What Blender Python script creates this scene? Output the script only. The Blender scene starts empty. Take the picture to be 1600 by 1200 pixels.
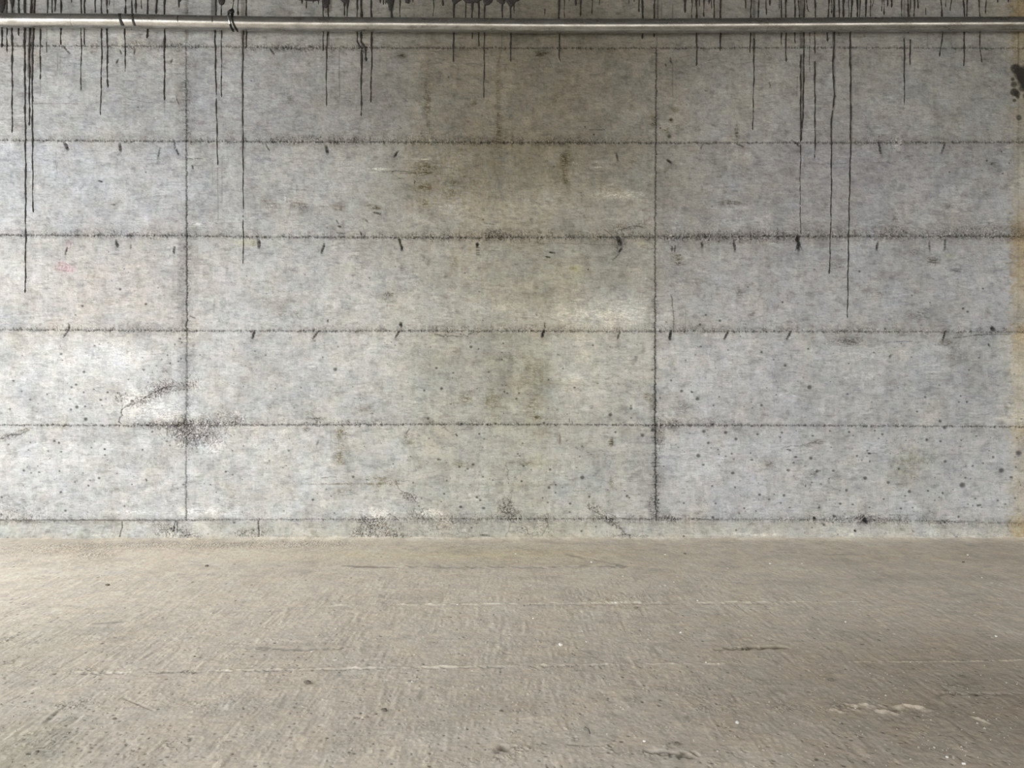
import bpy, math
import numpy as np

PX = 1.0 / 147.0          # one photo pixel on the wall plane, metres
CAMZ, CAMD, FPX = 1.653, 8.163, 1200.0
DECK_Z = 5.84
sc = bpy.context.scene
col = sc.collection

# ------------------------------------------------------------------ camera, sky, exposure
cam = bpy.data.objects.new('camera', bpy.data.cameras.new('camera'))
cam.data.sensor_width = 36.0
cam.data.lens = 27.0
cam.data.clip_end = 500
cam.location = (0, -CAMD, CAMZ)
cam.rotation_euler = (math.pi / 2, 0, 0)
col.objects.link(cam)
sc.camera = cam

sc.view_settings.view_transform = 'Standard'
sc.view_settings.look = 'None'
sc.view_settings.gamma = 1.0
sc.view_settings.use_curve_mapping = False
sc.view_settings.exposure = 0.0

world = bpy.data.worlds.new('overcast_sky')
sc.world = world
world.use_nodes = True
nt = world.node_tree
nt.nodes.clear()
wo = nt.nodes.new('ShaderNodeOutputWorld')
bg = nt.nodes.new('ShaderNodeBackground')
tc = nt.nodes.new('ShaderNodeTexCoord')
sp = nt.nodes.new('ShaderNodeSeparateXYZ')
rp = nt.nodes.new('ShaderNodeValToRGB')
rp.color_ramp.elements[0].position = 0.0
rp.color_ramp.elements[0].color = (0.94, 0.955, 0.97, 1)
rp.color_ramp.elements[1].position = 0.9
rp.color_ramp.elements[1].color = (1.0, 1.04, 1.10, 1)
nt.links.new(tc.outputs['Generated'], sp.inputs[0])
nt.links.new(sp.outputs['Z'], rp.inputs[0])
nt.links.new(rp.outputs[0], bg.inputs[0])
bg.inputs[1].default_value = 4.5
nt.links.new(bg.outputs[0], wo.inputs[0])

def area(name, loc, rot, sx, sy, power, color):
    l = bpy.data.lights.new(name, 'AREA')
    l.shape = 'RECTANGLE'; l.size = sx; l.size_y = sy
    l.energy = power; l.color = color
    o = bpy.data.objects.new(name, l); o.location = loc; o.rotation_euler = rot
    col.objects.link(o)
    return o
# daylight coming in through the open left end of the underpass
SKY_L = area('daylight_left_opening', (-9.5, -7.5, 3.3), (0, math.radians(-80), 0), 5.0, 12.0, 400, (0.93, 0.98, 1.03))

# ------------------------------------------------------------------ noise and drawing tools
def rng(s): return np.random.default_rng(s)

def fnoise(h, w, seed, lo, beta=1.6, ax=1.0, ay=1.0, hi=None):
    """spectral noise, unit deviation; lo = largest feature, hi = smallest feature (samples)"""
    n = rng(seed).standard_normal((h, w)).astype(np.float32)
    F = np.fft.rfft2(n)
    ky = np.fft.fftfreq(h)[:, None] * ay
    kx = np.fft.rfftfreq(w)[None, :] * ax
    k = np.sqrt(kx * kx + ky * ky) + 1e-9
    A = (k + 1.0 / lo) ** (-beta) * (1 - np.exp(-(k * lo * 1.2) ** 2))
    if hi: A = A * np.exp(-(k * hi) ** 2)
    r = np.fft.irfft2(F * A, s=(h, w)).astype(np.float32)
    r -= r.mean(); r /= r.std() + 1e-9
    return r

def sstep(a, b, x):
    t = np.clip((x - a) / (b - a), 0, 1)
    return t * t * (3 - 2 * t)

class Canvas:
    """scalar fields over a rectangle, addressed in units u (right) and v (down)"""
    def __init__(self, u0, u1, v0, v1, g):
        self.u0, self.v0, self.g = u0, v0, g
        self.w = int(round((u1 - u0) * g)) + 1
        self.h = int(round((v1 - v0) * g)) + 1
        self.u = u0 + np.arange(self.w, dtype=np.float32) / g
        self.v = v0 + np.arange(self.h, dtype=np.float32) / g
        self.H = np.zeros((self.h, self.w), np.float32)          # relief, metres
        self.L = np.zeros((self.h, self.w), np.float32)          # log darkening
        self.T = np.zeros((self.h, self.w, 3), np.float32)       # log tint
    def win(self, a, b, c, d):
        i0 = max(0, int((a - self.u0) * self.g)); i1 = min(self.w, int((b - self.u0) * self.g) + 2)
        j0 = max(0, int((c - self.v0) * self.g)); j1 = min(self.h, int((d - self.v0) * self.g) + 2)
        if i1 <= i0 or j1 <= j0: return None
        return slice(j0, j1), slice(i0, i1), self.u[i0:i1][None, :], self.v[j0:j1][:, None]
    def add(self, sj, si, m, L=0, H=0, T=None):
        if L: self.L[sj, si] += m * L
        if H: self.H[sj, si] += m * H
        if T is not None: self.T[sj, si] += m[..., None] * np.array(T, np.float32)
    def line(self, pts, w, L=0, H=0, T=None, soft=0.8, mask=None):
        for (x0, y0), (x1, y1) in zip(pts[:-1], pts[1:]):
            p = w + 3 * soft
            q = self.win(min(x0, x1) - p, max(x0, x1) + p, min(y0, y1) - p, max(y0, y1) + p)
            if q is None: continue
            sj, si, U, V = q
            dx, dy = x1 - x0, y1 - y0
            t = np.clip(((U - x0) * dx + (V - y0) * dy) / (dx * dx + dy * dy + 1e-9), 0, 1)
            d = np.sqrt((U - x0 - t * dx) ** 2 + (V - y0 - t * dy) ** 2)
            m = np.clip((w / 2 + soft / 2 - d) / soft, 0, 1).astype(np.float32)
            if mask is not None: m = m * mask[sj, si]
            self.add(sj, si, m, L, H, T)
    def blob(self, x, y, rx, ry, L=0, H=0, T=None, mask=None, p=2.0, rot=0):
        R = max(rx, ry) * (2.2 if p <= 2.5 else 1.3)
        q = self.win(x - R, x + R, y - R, y + R)
        if q is None: return
        sj, si, U, V = q
        c, s = math.cos(rot), math.sin(rot)
        a = ((U - x) * c + (V - y) * s) / rx; b = (-(U - x) * s + (V - y) * c) / ry
        m = np.exp(-(a * a + b * b) ** (p / 2)).astype(np.float32)
        if mask is not None: m = m * mask[sj, si]
        self.add(sj, si, m, L, H, T)

def grid_mesh(name, X, Y, Z, Cc, mat):
    h, w = X.shape
    me = bpy.data.meshes.new(name)
    nv = h * w; nf = (h - 1) * (w - 1)
    me.vertices.add(nv)
    me.vertices.foreach_set('co', np.stack([X, Y, Z], -1).astype(np.float32).ravel())
    idx = np.arange(nv, dtype=np.int32).reshape(h, w)
    q = np.stack([idx[:-1, :-1], idx[1:, :-1], idx[1:, 1:], idx[:-1, 1:]], -1).reshape(-1)
    me.loops.add(nf * 4); me.polygons.add(nf)
    me.loops.foreach_set('vertex_index', q)
    me.polygons.foreach_set('loop_start', np.arange(0, nf * 4, 4, dtype=np.int32))
    me.update(calc_edges=True)
    me.polygons.foreach_set('use_smooth', np.ones(nf, bool))
    at = me.color_attributes.new('stain', 'FLOAT_COLOR', 'POINT')
    c4 = np.ones((nv, 4), np.float32); c4[:, :3] = Cc.reshape(-1, 3)
    at.data.foreach_set('color', c4.ravel())
    me.materials.append(mat)
    o = bpy.data.objects.new(name, me); col.objects.link(o)
    return o

def mesh_obj(name, verts, faces, mat, parent=None, smooth=True):
    me = bpy.data.meshes.new(name)
    me.from_pydata([tuple(map(float, v)) for v in verts], [], faces)
    me.update()
    if smooth: me.polygons.foreach_set('use_smooth', [True] * len(me.polygons))
    me.materials.append(mat)
    o = bpy.data.objects.new(name, me); col.objects.link(o)
    if parent: o.parent = parent
    return o

def tag(o, label=None, cat=None, group=None, kind=None):
    for k, v in (('label', label), ('category', cat), ('group', group), ('kind', kind)):
        if v: o[k] = v
    return o

# ------------------------------------------------------------------ materials
def new_mat(name):
    m = bpy.data.materials.new(name); m.use_nodes = True
    n = m.node_tree.nodes; n.clear()
    out = n.new('ShaderNodeOutputMaterial'); b = n.new('ShaderNodeBsdfPrincipled')
    m.node_tree.links.new(b.outputs[0], out.inputs[0])
    return m, m.node_tree, b

def noise_node(nt, scale, detail=4, vec=None, rough=0.6):
    t = nt.nodes.new('ShaderNodeTexNoise')
    t.inputs['Scale'].default_value = scale
    t.inputs['Detail'].default_value = detail
    t.inputs['Roughness'].default_value = rough
    if vec: nt.links.new(vec, t.inputs['Vector'])
    return t

def ramp(nt, src, stops):
    r = nt.nodes.new('ShaderNodeValToRGB')
    while len(r.color_ramp.elements) < len(stops): r.color_ramp.elements.new(0.5)
    for e, (p, c) in zip(r.color_ramp.elements, stops):
        e.position = p; e.color = (c[0], c[1], c[2], 1) if hasattr(c, '__len__') else (c, c, c, 1)
    nt.links.new(src, r.inputs[0])
    return r

def mul(nt, a, b, f=1.0):
    m = nt.nodes.new('ShaderNodeMix'); m.data_type = 'RGBA'; m.blend_type = 'MULTIPLY'
    m.inputs[0].default_value = f
    nt.links.new(a, m.inputs[6]); nt.links.new(b, m.inputs[7])
    return m.outputs[2]

def concrete(name, s1, s2, rough, bump, amp, stretch=(1, 1, 1)):
    m, nt, b = new_mat(name)
    at = nt.nodes.new('ShaderNodeAttribute'); at.attribute_name = 'stain'
    tc = nt.nodes.new('ShaderNodeTexCoord')
    mp = nt.nodes.new('ShaderNodeMapping'); mp.inputs['Scale'].default_value = stretch
    nt.links.new(tc.outputs['Object'], mp.inputs[0])
    n1 = noise_node(nt, s1, 6, mp.outputs[0], 0.7)
    n2 = noise_node(nt, s2, 3, tc.outputs['Object'], 0.7)
    r1 = ramp(nt, n1.outputs[0], [(0.3, 1 - amp), (0.7, 1 + amp)])
    r2 = ramp(nt, n2.outputs[0], [(0.3, 1 - amp), (0.7, 1 + amp)])
    c = mul(nt, at.outputs['Color'], r1.outputs[0])
    c = mul(nt, c, r2.outputs[0])
    nt.links.new(c, b.inputs['Base Color'])
    b.inputs['Roughness'].default_value = rough
    b.inputs['Specular IOR Level'].default_value = 0.25
    bp = nt.nodes.new('ShaderNodeBump'); bp.inputs['Strength'].default_value = bump
    bp.inputs['Distance'].default_value = 0.01
    nt.links.new(n2.outputs[0], bp.inputs['Height'])
    nt.links.new(bp.outputs[0], b.inputs['Normal'])
    return m

M_WALL = concrete('cast_concrete', 45, 150, 0.9, 0.10, 0.07, (0.5, 1, 1.6))
M_FLOOR = concrete('dusty_concrete', 50, 150, 0.95, 0.08, 0.065)

def simple(name, c1, c2, scale, rough, metal=0.0, bump=0.3, spec=0.5):
    m, nt, b = new_mat(name)
    tc = nt.nodes.new('ShaderNodeTexCoord')
    n = noise_node(nt, scale, 5, tc.outputs['Object'], 0.65)
    r = ramp(nt, n.outputs[0], [(0.35, c1), (0.65, c2)])
    nt.links.new(r.outputs[0], b.inputs['Base Color'])
    b.inputs['Roughness'].default_value = rough
    b.inputs['Metallic'].default_value = metal
    b.inputs['Specular IOR Level'].default_value = spec
    bp = nt.nodes.new('ShaderNodeBump'); bp.inputs['Strength'].default_value = bump
    bp.inputs['Distance'].default_value = 0.004
    nt.links.new(n.outputs[0], bp.inputs['Height']); nt.links.new(bp.outputs[0], b.inputs['Normal'])
    return m

M_TAR = simple('dried_tar', (0.018, 0.016, 0.015), (0.045, 0.042, 0.04), 60, 0.6, 0, 0.5, 0.3)
M_DECK = simple('deck_concrete', (0.10, 0.10, 0.10), (0.16, 0.155, 0.15), 2.0, 0.9, 0, 0.4, 0.2)
M_PALE = simple('pale_stone', (0.66, 0.63, 0.58), (0.85, 0.83, 0.80), 40, 0.8, 0, 0.4, 0.3)
M_CLOD = simple('dry_earth', (0.16, 0.14, 0.11), (0.28, 0.25, 0.20), 60, 0.95, 0, 0.8, 0.1)
M_DARKSTONE = simple('dark_stone', (0.10, 0.09, 0.08), (0.2, 0.18, 0.16), 50, 0.9, 0, 0.6, 0.2)
M_BLACKWIRE = simple('black_wire', (0.01, 0.01, 0.01), (0.03, 0.03, 0.03), 80, 0.5, 0.3, 0.2)
M_WIRE = simple('bright_wire', (0.6, 0.6, 0.6), (0.8, 0.8, 0.8), 80, 0.3, 1.0, 0.1)

# galvanised pipe: dull zinc with spangle, grime along it
m, nt, b = new_mat('galvanised_steel')
tc = nt.nodes.new('ShaderNodeTexCoord')
mp = nt.nodes.new('ShaderNodeMapping'); mp.inputs['Scale'].default_value = (0.35, 1, 1)
nt.links.new(tc.outputs['Object'], mp.inputs[0])
n1 = noise_node(nt, 14, 6, mp.outputs[0], 0.7)
n2 = noise_node(nt, 70, 4, tc.outputs['Object'], 0.7)
r1 = ramp(nt, n1.outputs[0], [(0.32, (0.26, 0.25, 0.225)), (0.62, (0.50, 0.50, 0.48))])
r2 = ramp(nt, n2.outputs[0], [(0.3, 0.75), (0.6, 1.0)])
nt.links.new(mul(nt, r1.outputs[0], r2.outputs[0]), b.inputs['Base Color'])
b.inputs['Metallic'].default_value = 0.85
r3 = ramp(nt, n1.outputs[0], [(0.3, 0.30), (0.7, 0.19)])
nt.links.new(r3.outputs[0], b.inputs['Roughness'])
bp = nt.nodes.new('ShaderNodeBump'); bp.inputs['Strength'].default_value = 0.05; bp.inputs['Distance'].default_value = 0.004
nt.links.new(n2.outputs[0], bp.inputs['Height']); nt.links.new(bp.outputs[0], b.inputs['Normal'])
M_PIPE = m

# ------------------------------------------------------------------ the cast concrete wall
def wx(px): return (px - 800.0) * PX
def wz(py): return CAMZ - (py - 600.0) * PX

G = 1.2
W = Canvas(-200, 1800, -20, 856, G)
w, h = W.w, W.h
U, V = W.u[None, :], W.v[:, None]
big = fnoise(h, w, 1, 420, 1.7, 1.2, 1)
mid = fnoise(h, w, 2, 60, 1.5, 1.4, 1)
grain = fnoise(h, w, 3, 14, 1.1, 8.0, 1.0)          # long board-like streaks along the wall
vgrain = fnoise(h, w, 4, 16, 1.3, 1.0, 9.0)          # faint run-off streaks down the wall
fine = fnoise(h, w, 5, 10, 0.8)
soft = fnoise(h, w, 6, 34, 1.4)
crA = fnoise(h, w, 7, 10, 1.0, 1, 1, 2.4)
crB = fnoise(h, w, 8, 18, 1.2, 1, 1, 3.6)
crack = np.exp(-(crA / 0.38) ** 2)                    # network of thin dark gaps
crack2 = np.exp(-(crB / 0.26) ** 2)
speck = sstep(1.1, 2.0, crA)
patch = sstep(-0.3, 1.3, soft)
patch2 = sstep(0.0, 1.2, mid)

W.L += 0.045 * big + 0.020 * mid + 0.028 * grain + 0.020 * vgrain + 0.026 * fine
def spots(seed, lo, a, t0, t1, bx=1.4, by=1.0, beta=2.3):
    W.L[:] += a * sstep(t0, t1, fnoise(h, w, seed, lo, beta, bx, by) + 0.10 * fine)
spots(201, 60, -.12, .8, 1.5); spots(202, 26, -.16, 1.1, 1.7, 1.6); spots(203, 12, -.16, 1.4, 2.0, 1.8)
spots(204, 90, .07, .4, 1.2); spots(205, 34, .05, 1.0, 1.7, 1.7); spots(206, 140, -.10, .5, 1.0, .8)
spots(207, 22, -.08, 1.1, 1.8, .6, 2.2); spots(208, 9, -.22, 2.1, 2.6, 1.6)
spots(221, 20, -.15, 1.0, 1.5, 3.0); spots(222, 10, -.17, 1.3, 1.8, 3.5); spots(223, 40, .07, .8, 1.4, 2.5); spots(224, 14, .08, 1.3, 1.9, 3.0)
spots(225, 70, -.09, .6, 1.0, .5, 1.0)
bandn = fnoise(h, w, 209, 7, 1.4, 12.0, 1.0)
W.L += 0.075 * bandn * sstep(0.1, 1.3, fnoise(h, w, 210, 110, 1.8, 1.6, 1))
# faint prints of the form sheets: squared patches of slightly different tone
rr_ = rng(211)
for _ in range(150):
    x, y = rr_.uniform(-200, 1800), rr_.uniform(-20, 810)
    ww, hh = rr_.uniform(25, 150), rr_.uniform(14, 90)
    q = W.win(x - ww / 2 - 8, x + ww / 2 + 8, y - hh / 2 - 8, y + hh / 2 + 8)
    if q is None: continue
    sj, si, UU, VV = q
    m_ = sstep(ww / 2 + 4, ww / 2 - 4, np.abs(UU - x)) * sstep(hh / 2 + 5, hh / 2 - 5, np.abs(VV - y))
    W.L[sj, si] += rr_.normal() * .038 * m_ * (0.7 + .3 * soft[sj, si])
tn = fnoise(h, w, 9, 150, 1.9)
W.T += tn[..., None] * np.array([0.011, 0.0, -0.016], np.float32)
tn = fnoise(h, w, 10, 70, 1.8)
W.T += tn[..., None] * np.array([0.004, -0.004, 0.003], np.float32)
W.H += 0.0012 * mid + 0.0004 * grain + 0.0002 * fine

# white bloom patches and grey patches, all breaking up softly
# short horizontal scuffs
sc_m = sstep(1.9, 3.0, fnoise(h, w, 13, 5, 0.9, 5.0, 1.0)) * patch
W.L -= 0.5 * sc_m

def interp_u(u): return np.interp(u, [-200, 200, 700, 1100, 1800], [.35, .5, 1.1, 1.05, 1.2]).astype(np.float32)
smear = 0.25 + 1.25 * sstep(-.5, .9, fnoise(h, w, 14, 5, 1.2, 7.0, 1.0) + .6 * soft)
# tone of single pours
for (x0, x1, y0, y1, a, tb) in [(293, 640, 520, 812, .06, .0), (-200, 291, 520, 812, .06, .0), (1025, 1592, 223, 369, -.07, .02), (1025, 1592, 370, 517, -.07, .02), (293, 640, 76, 221, -.04, .02),
                                (640, 720, 520, 812, -.04, -.03), (870, 1022, 470, 517, .06, -.01), (860, 1022, 520, 600, .05, -.01), (1028, 1140, 76, 222, .04, .01), (1350, 1592, 520, 663, -.05, .0),
                                (1560, 1800, 520, 660, .12, -.03), (1028, 1250, 520, 812, .05, .02), (-200, 291, 223, 368, .03, .02), (760, 860, 520, 812, -.05, -.04), (600, 1022, 223, 300, -.06, -.02)]:
    q = W.win(x0 - 12, x1 + 12, y0 - 12, y1 + 12)
    if q is None: continue
    sj, si, UU, VV = q
    m_ = sstep(x0 - 5, x0 + 5, UU + 3 * soft[sj, si]) * sstep(x1 + 5, x1 - 5, UU + 3 * soft[sj, si]) * sstep(y0 - 3, y0 + 3, VV) * sstep(y1 + 3, y1 - 3, VV)
    W.L[sj, si] += a * m_; W.T[sj, si, 2] += tb * m_
W.L[:] -= 0.10 * np.exp(-((V - 508) / 10.0) ** 2) * sstep(1000, 1060, U) * patch
W.L[:] -= 0.10 * np.exp(-((V - 212) / 9.0) ** 2) * sstep(300, 420, U) * patch
W.L[:] -= 0.08 * np.exp(-((V - 360) / 9.0) ** 2) * patch
W.L[:] -= 0.08 * np.exp(-((V - 656) / 8.0) ** 2) * patch
# rusty wash in the middle bay, in vertical runs with level scrapes
rv = sstep(-.2, 1.2, fnoise(h, w, 15, 14, 1.3, 1.0, 5.0)) * (0.5 + 0.6 * sstep(-.5, .9, fnoise(h, w, 16, 8, 1.3, 4.0, 1.0)))
for (x, y, rx, ry, a) in [(690, 270, 60, 60, 1.0), (850, 255, 60, 40, .7), (780, 260, 40, 60, .6), (670, 150, 22, 80, .6), (740, 310, 70, 50, .5), (712, 420, 20, 40, .6), (780, 420, 30, 60, .3), (835, 590, 30, 60, .5), (845, 700, 24, 90, .3), (1150, 215, 12, 14, .7), (1060, 205, 14, 12, .5), (880, 250, 16, 26, .9), (835, 150, 120, 60, .4)]:
    W.blob(x, y, rx, ry, L=-.17 * a, T=(.05 * a, -.015 * a, -.17 * a), mask=rv.astype(np.float32))
# the brown, damp zone in the middle bay and the tone of each bay
W.blob(840, 130, 250, 260, L=-0.62, T=(0.055, -0.01, -0.17))
W.L -= (0.32 * sstep(480, 0, V + 30 * soft)).astype(np.float32) * interp_u(W.u)[None, :]  # shade under the deck painted in: wall darkens towards the top
W.blob(820, 560, 210, 400, L=-0.11, T=(0.02, -0.004, -0.12))
W.blob(480, 760, 200, 120, T=(.01, .0, -.03))
W.blob(1300, 780, 400, 60, T=(.008, .0, -.02))
W.blob(740, 270, 110, 130, L=-0.10, T=(0.05, 0, -0.09), mask=patch)
W.blob(150, 180, 480, 260, T=(-.03, 0, .045))
W.blob(1010, 60, 500, 80, L=-0.12, T=(0.01, 0, -0.03))
W.blob(400, 180, 190, 60, L=-0.10, mask=patch + 0.4)
W.blob(600, 185, 120, 40, L=-0.10, mask=patch + 0.3)
W.blob(160, 445, 170, 80, T=(0.05, 0.0, -0.035))
W.blob(60, 300, 160, 70, T=(-0.01, 0.005, 0.012))
W.blob(1500, 450, 200, 300, L=-0.06, T=(-0.01, 0, 0.0))
W.blob(1500, 170, 180, 90, L=-0.06, T=(-0.01, 0.008, -0.01), mask=patch + 0.3)
W.blob(1320, 250, 160, 90, L=-0.02, T=(0.0, -0.01, 0.03))
W.blob(1430, 715, 40, 18, L=-0.28, T=(0.03, 0.02, -0.10), mask=patch + 0.4)
W.blob(1420, 740, 26, 26, L=-0.15, T=(0.03, 0.01, -0.08), mask=patch + 0.4)
W.blob(900, 430, 130, 28, L=-0.13, T=(0.01, 0.005, -0.05), mask=patch + 0.4)
W.blob(850, 460, 60, 25, L=-0.10, T=(0.02, 0, -0.05))
for (x, y, rx, ry, a) in [(665, 265, 16, 10, .55), (664, 292, 14, 5, .55), (662, 318, 8, 10, .35), (706, 286, 12, 4, .4),
                          (704, 303, 6, 8, .35), (470, 325, 13, 9, .25), (468, 322, 12, 2, .35), (425, 322, 10, 11, .16), (529, 324, 8, 6, .28),
                          (533, 677, 8, 6, .5), (532, 697, 8, 14, .2), (530, 712, 7, 6, .4), (532, 722, 8, 4, .35), (637, 682, 6, 5, .35),
                          (637, 692, 7, 4, .25), (882, 248, 7, 12, .55), (882, 268, 5, 10, .35), (884, 282, 4, 4, .5), (955, 691, 3, 6, .9),
                          (955, 755, 3, 8, .4), (1151, 206, 3, 10, .6), (1060, 200, 6, 7, .25), (668, 170, 5, 40, .22), (668, 120, 9, 70, .12),
                          (778, 150, 3, 60, .25), (780, 210, 4, 30, .35), (608, 460, 8, 3, .45), (605, 466, 10, 6, .12), (710, 410, 5, 14, .22),
                          (770, 626, 14, 10, .32), (727, 622, 8, 7, .42), (1068, 636, 10, 8, .35), (1013, 620, 6, 5, .7), (839, 652, 7, 3, .6),
                          (832, 580, 20, 14, .25), (832, 635, 7, 14, .28), (795, 560, 40, 6, .15), (720, 725, 16, 5, .28), (535, 768, 9, 6, .32),
                          (1270, 740, 8, 4, .4), (1280, 690, 7, 3, .7), (1262, 696, 8, 3, .3), (1203, 725, 6, 5, .4), (1500, 340, 120, 20, .05),
                          (1437, 490, 14, 8, .35), (1495, 423, 7, 2.5, .6), (1457, 407, 10, 4, .55), (1399, 342, 5, 5, .4), (1373, 462, 5, 5, .3),
                          (1430, 395, 6, 6, .35), (1156, 458, 5, 6, .4), (1176, 490, 5, 5, .45), (1058, 405, 7, 7, .55), (1063, 412, 8, 3, .4),
                          (1328, 533, 14, 5, .55), (1325, 535, 34, 6, .25), (1482, 536, 14, 5, .4), (1492, 556, 14, 8, .25), (1305, 415, 12, 7, .3),
                          (1143, 317, 14, 3, .5), (1138, 315, 40, 6, .12), (1552, 256, 4, 3, .7), (1482, 323, 5, 3, .6), (845, 84, 8, 3.6, 1.4),
                          (628, 87, 4, 3, 1.5), (455, 160, 7, 4, .3), (454, 152, 5, 4, .3), (588, 325, 6, 2.5, .8), (577, 321, 6, 1.4, .6),
                          (1040, 205, 5, 3, .5), (1055, 172, 5, 3, .5), (1048, 188, 3, 3, .5), (990, 252, 9, 6, .2), (1020, 190, 6, 10, .4),
                          (440, 490, 14, 7, .22), (420, 470, 16, 7, .18), (465, 492, 8, 5, .3), (345, 640, 14, 6, .16), (570, 640, 14, 5, .2),
                          (484, 645, 8, 4, .2), (493, 654, 13, 2, .7), (480, 671, 4, 2.5, .7), (421, 636, 4, 4, .35), (1090, 440, 6, 8, .15),
                          (1186, 268, 30, 16, .1), (140, 620, 12, 9, .12), (260, 580, 8, 6, .3), (60, 640, 30, 5, .12), (180, 765, 22, 3, .25),
                          (365, 780, 16, 12, .18), (330, 720, 10, 10, .12), (100, 690, 60, 4, .12), (180, 680, 60, 5, .10), (20, 790, 40, 16, .2),
                          (245, 715, 30, 16, .12), (600, 755, 28, 6, .22), (593, 748, 25, 3, .22), (560, 756, 60, 1.4, .3), (820, 758, 60, 3, .12),
                          (820, 724, 16, 4, .35), (845, 600, 60, 6, .10), (1145, 720, 120, 6, .06)]:
    k_ = min(a, .7)
    W.blob(x, y, rx * 1.1, ry * 1.1, L=-1.5 * a, T=(0.14 * k_, 0, -0.45 * k_) if 520 < x < 1060 else (0.05 * k_, 0, -0.10 * k_), mask=smear)
# pale scrapes, whitewash flecks
for (x, y, rx, ry, a) in [(965, 305, 38, 7, .26), (850, 318, 60, 12, .08), (770, 330, 60, 22, .06), (700, 480, 90, 60, .05), (960, 485, 70, 26, .08), (900, 590, 80, 30, .06), (935, 253, 9, 1.2, .4), (933, 261, 8, 1.2, .4), (900, 255, 6, 2, .35),
                          (892, 270, 10, 2, .25), (660, 249, 16, 1.3, .45), (590, 264, 14, 1.3, .5), (445, 311, 2, 4, .35), (425, 322, 1.2, 3, .6),
                          (312, 350, 14, 4, .3), (250, 640, 60, 18, .22), (215, 620, 20, 14, .15), (210, 800, 30, 4, .2), (320, 800, 60, 7, .2),
                          (590, 805, 22, 7, .3), (670, 800, 16, 7, .3), (330, 700, 20, 10, .2), (300, 600, 20, 14, .15), (705, 325, 26, 10, .16),
                          (480, 460, 60, 8, .10), (440, 700, 60, 50, .08), (100, 560, 100, 40, .08), (190, 550, 30, 20, .1), (1400, 225, 10, 8, .35),
                          (1350, 555, 40, 10, .12), (1360, 588, 30, 6, .16), (1230, 622, 10, 8, .12), (1180, 835, 40, 3, .2), (1330, 835, 20, 5, .2),
                          (1500, 835, 90, 8, .14), (780, 480, 40, 9, .1), (930, 490, 90, 22, .12), (820, 165, 60, 30, .05)]:
    W.blob(x, y, rx, ry, L=1.5 * a, mask=smear)

# horizontal casting seams -------------------------------------------------
def interp(x, pts):
    return np.interp(x, [p[0] for p in pts], [p[1] for p in pts]).astype(np.float32)
wob = fnoise(8, w, 20, 60, 1.2)
SEAMS = [
 # centre line,                             crumble strength along x,                                            line strength, band above, band below
 ([(-200, 70), (0, 71), (291, 72), (420, 74), (1000, 75), (1300, 74), (1800, 76)],
  [(0, .35), (100, .5), (205, .9), (245, .9), (300, .9), (330, .35), (420, .9), (540, .8), (600, .5), (640, .35), (700, .5), (880, .35), (930, .4), (1040, .45), (1180, .25), (1260, .1), (1600, .15)], .95, 4, 4),
 ([(-200, 219), (0, 219), (400, 221), (700, 222), (1100, 223), (1600, 222), (1800, 222)],
  [(0, .3), (100, .5), (200, .55), (300, .7), (340, .8), (400, .6), (430, 1.1), (600, 1.0), (780, .9), (900, 1.0), (990, .6), (1080, .5), (1160, .2), (1260, .15), (1300, .6), (1400, .9), (1470, .45), (1600, .5)], 1.25, 6, 3),
 ([(-200, 365), (0, 367), (290, 368), (400, 370), (700, 371), (1000, 370), (1200, 369), (1600, 369), (1800, 369)],
  [(0, .6), (100, .7), (200, .9), (280, .7), (400, .6), (560, .75), (640, .9), (780, 1.2), (900, .9), (1000, 1.0), (1030, 1.1), (1200, 1.3), (1260, .9), (1380, 1.1), (1500, 1.0), (1600, 1.0)], 1.45, 6, 4),
 ([(-200, 515), (0, 515), (290, 517), (400, 517), (800, 517), (1300, 518), (1800, 519)],
  [(0, .6), (160, .8), (280, .7), (310, .2), (400, .3), (480, .6), (640, .6), (680, .95), (760, .7), (820, .9), (920, .7), (1000, .75), (1100, .8), (1240, .8), (1330, .8), (1400, .85), (1500, .6), (1600, .6)], 1.0, 6, 2),
 ([(-200, 663), (0, 664), (180, 665), (400, 664), (700, 663), (1000, 664), (1300, 665), (1600, 667), (1800, 668)],
  [(0, .35), (100, .3), (200, .5), (290, 1.2), (360, .9), (440, .7), (500, .8), (580, .9), (640, .5), (740, .8), (800, .6), (880, .2), (1000, .5), (1050, .9), (1130, .8), (1200, .4), (1300, .5), (1400, .8), (1480, .3), (1600, .25)], 1.3, 5, 2),
 ([(-200, 813), (0, 813), (290, 813), (400, 812), (700, 811), (1000, 811), (1200, 812), (1400, 813), (1600, 818), (1800, 818)],
  [(0, .8), (60, .6), (150, .4), (290, .5), (400, .3), (520, .4), (700, .6), (790, .8), (900, .5), (1040, .8), (1120, .3), (1240, .6), (1350, .9), (1400, .8), (1500, .5), (1600, .5)], .62, 7, 6)]
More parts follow.
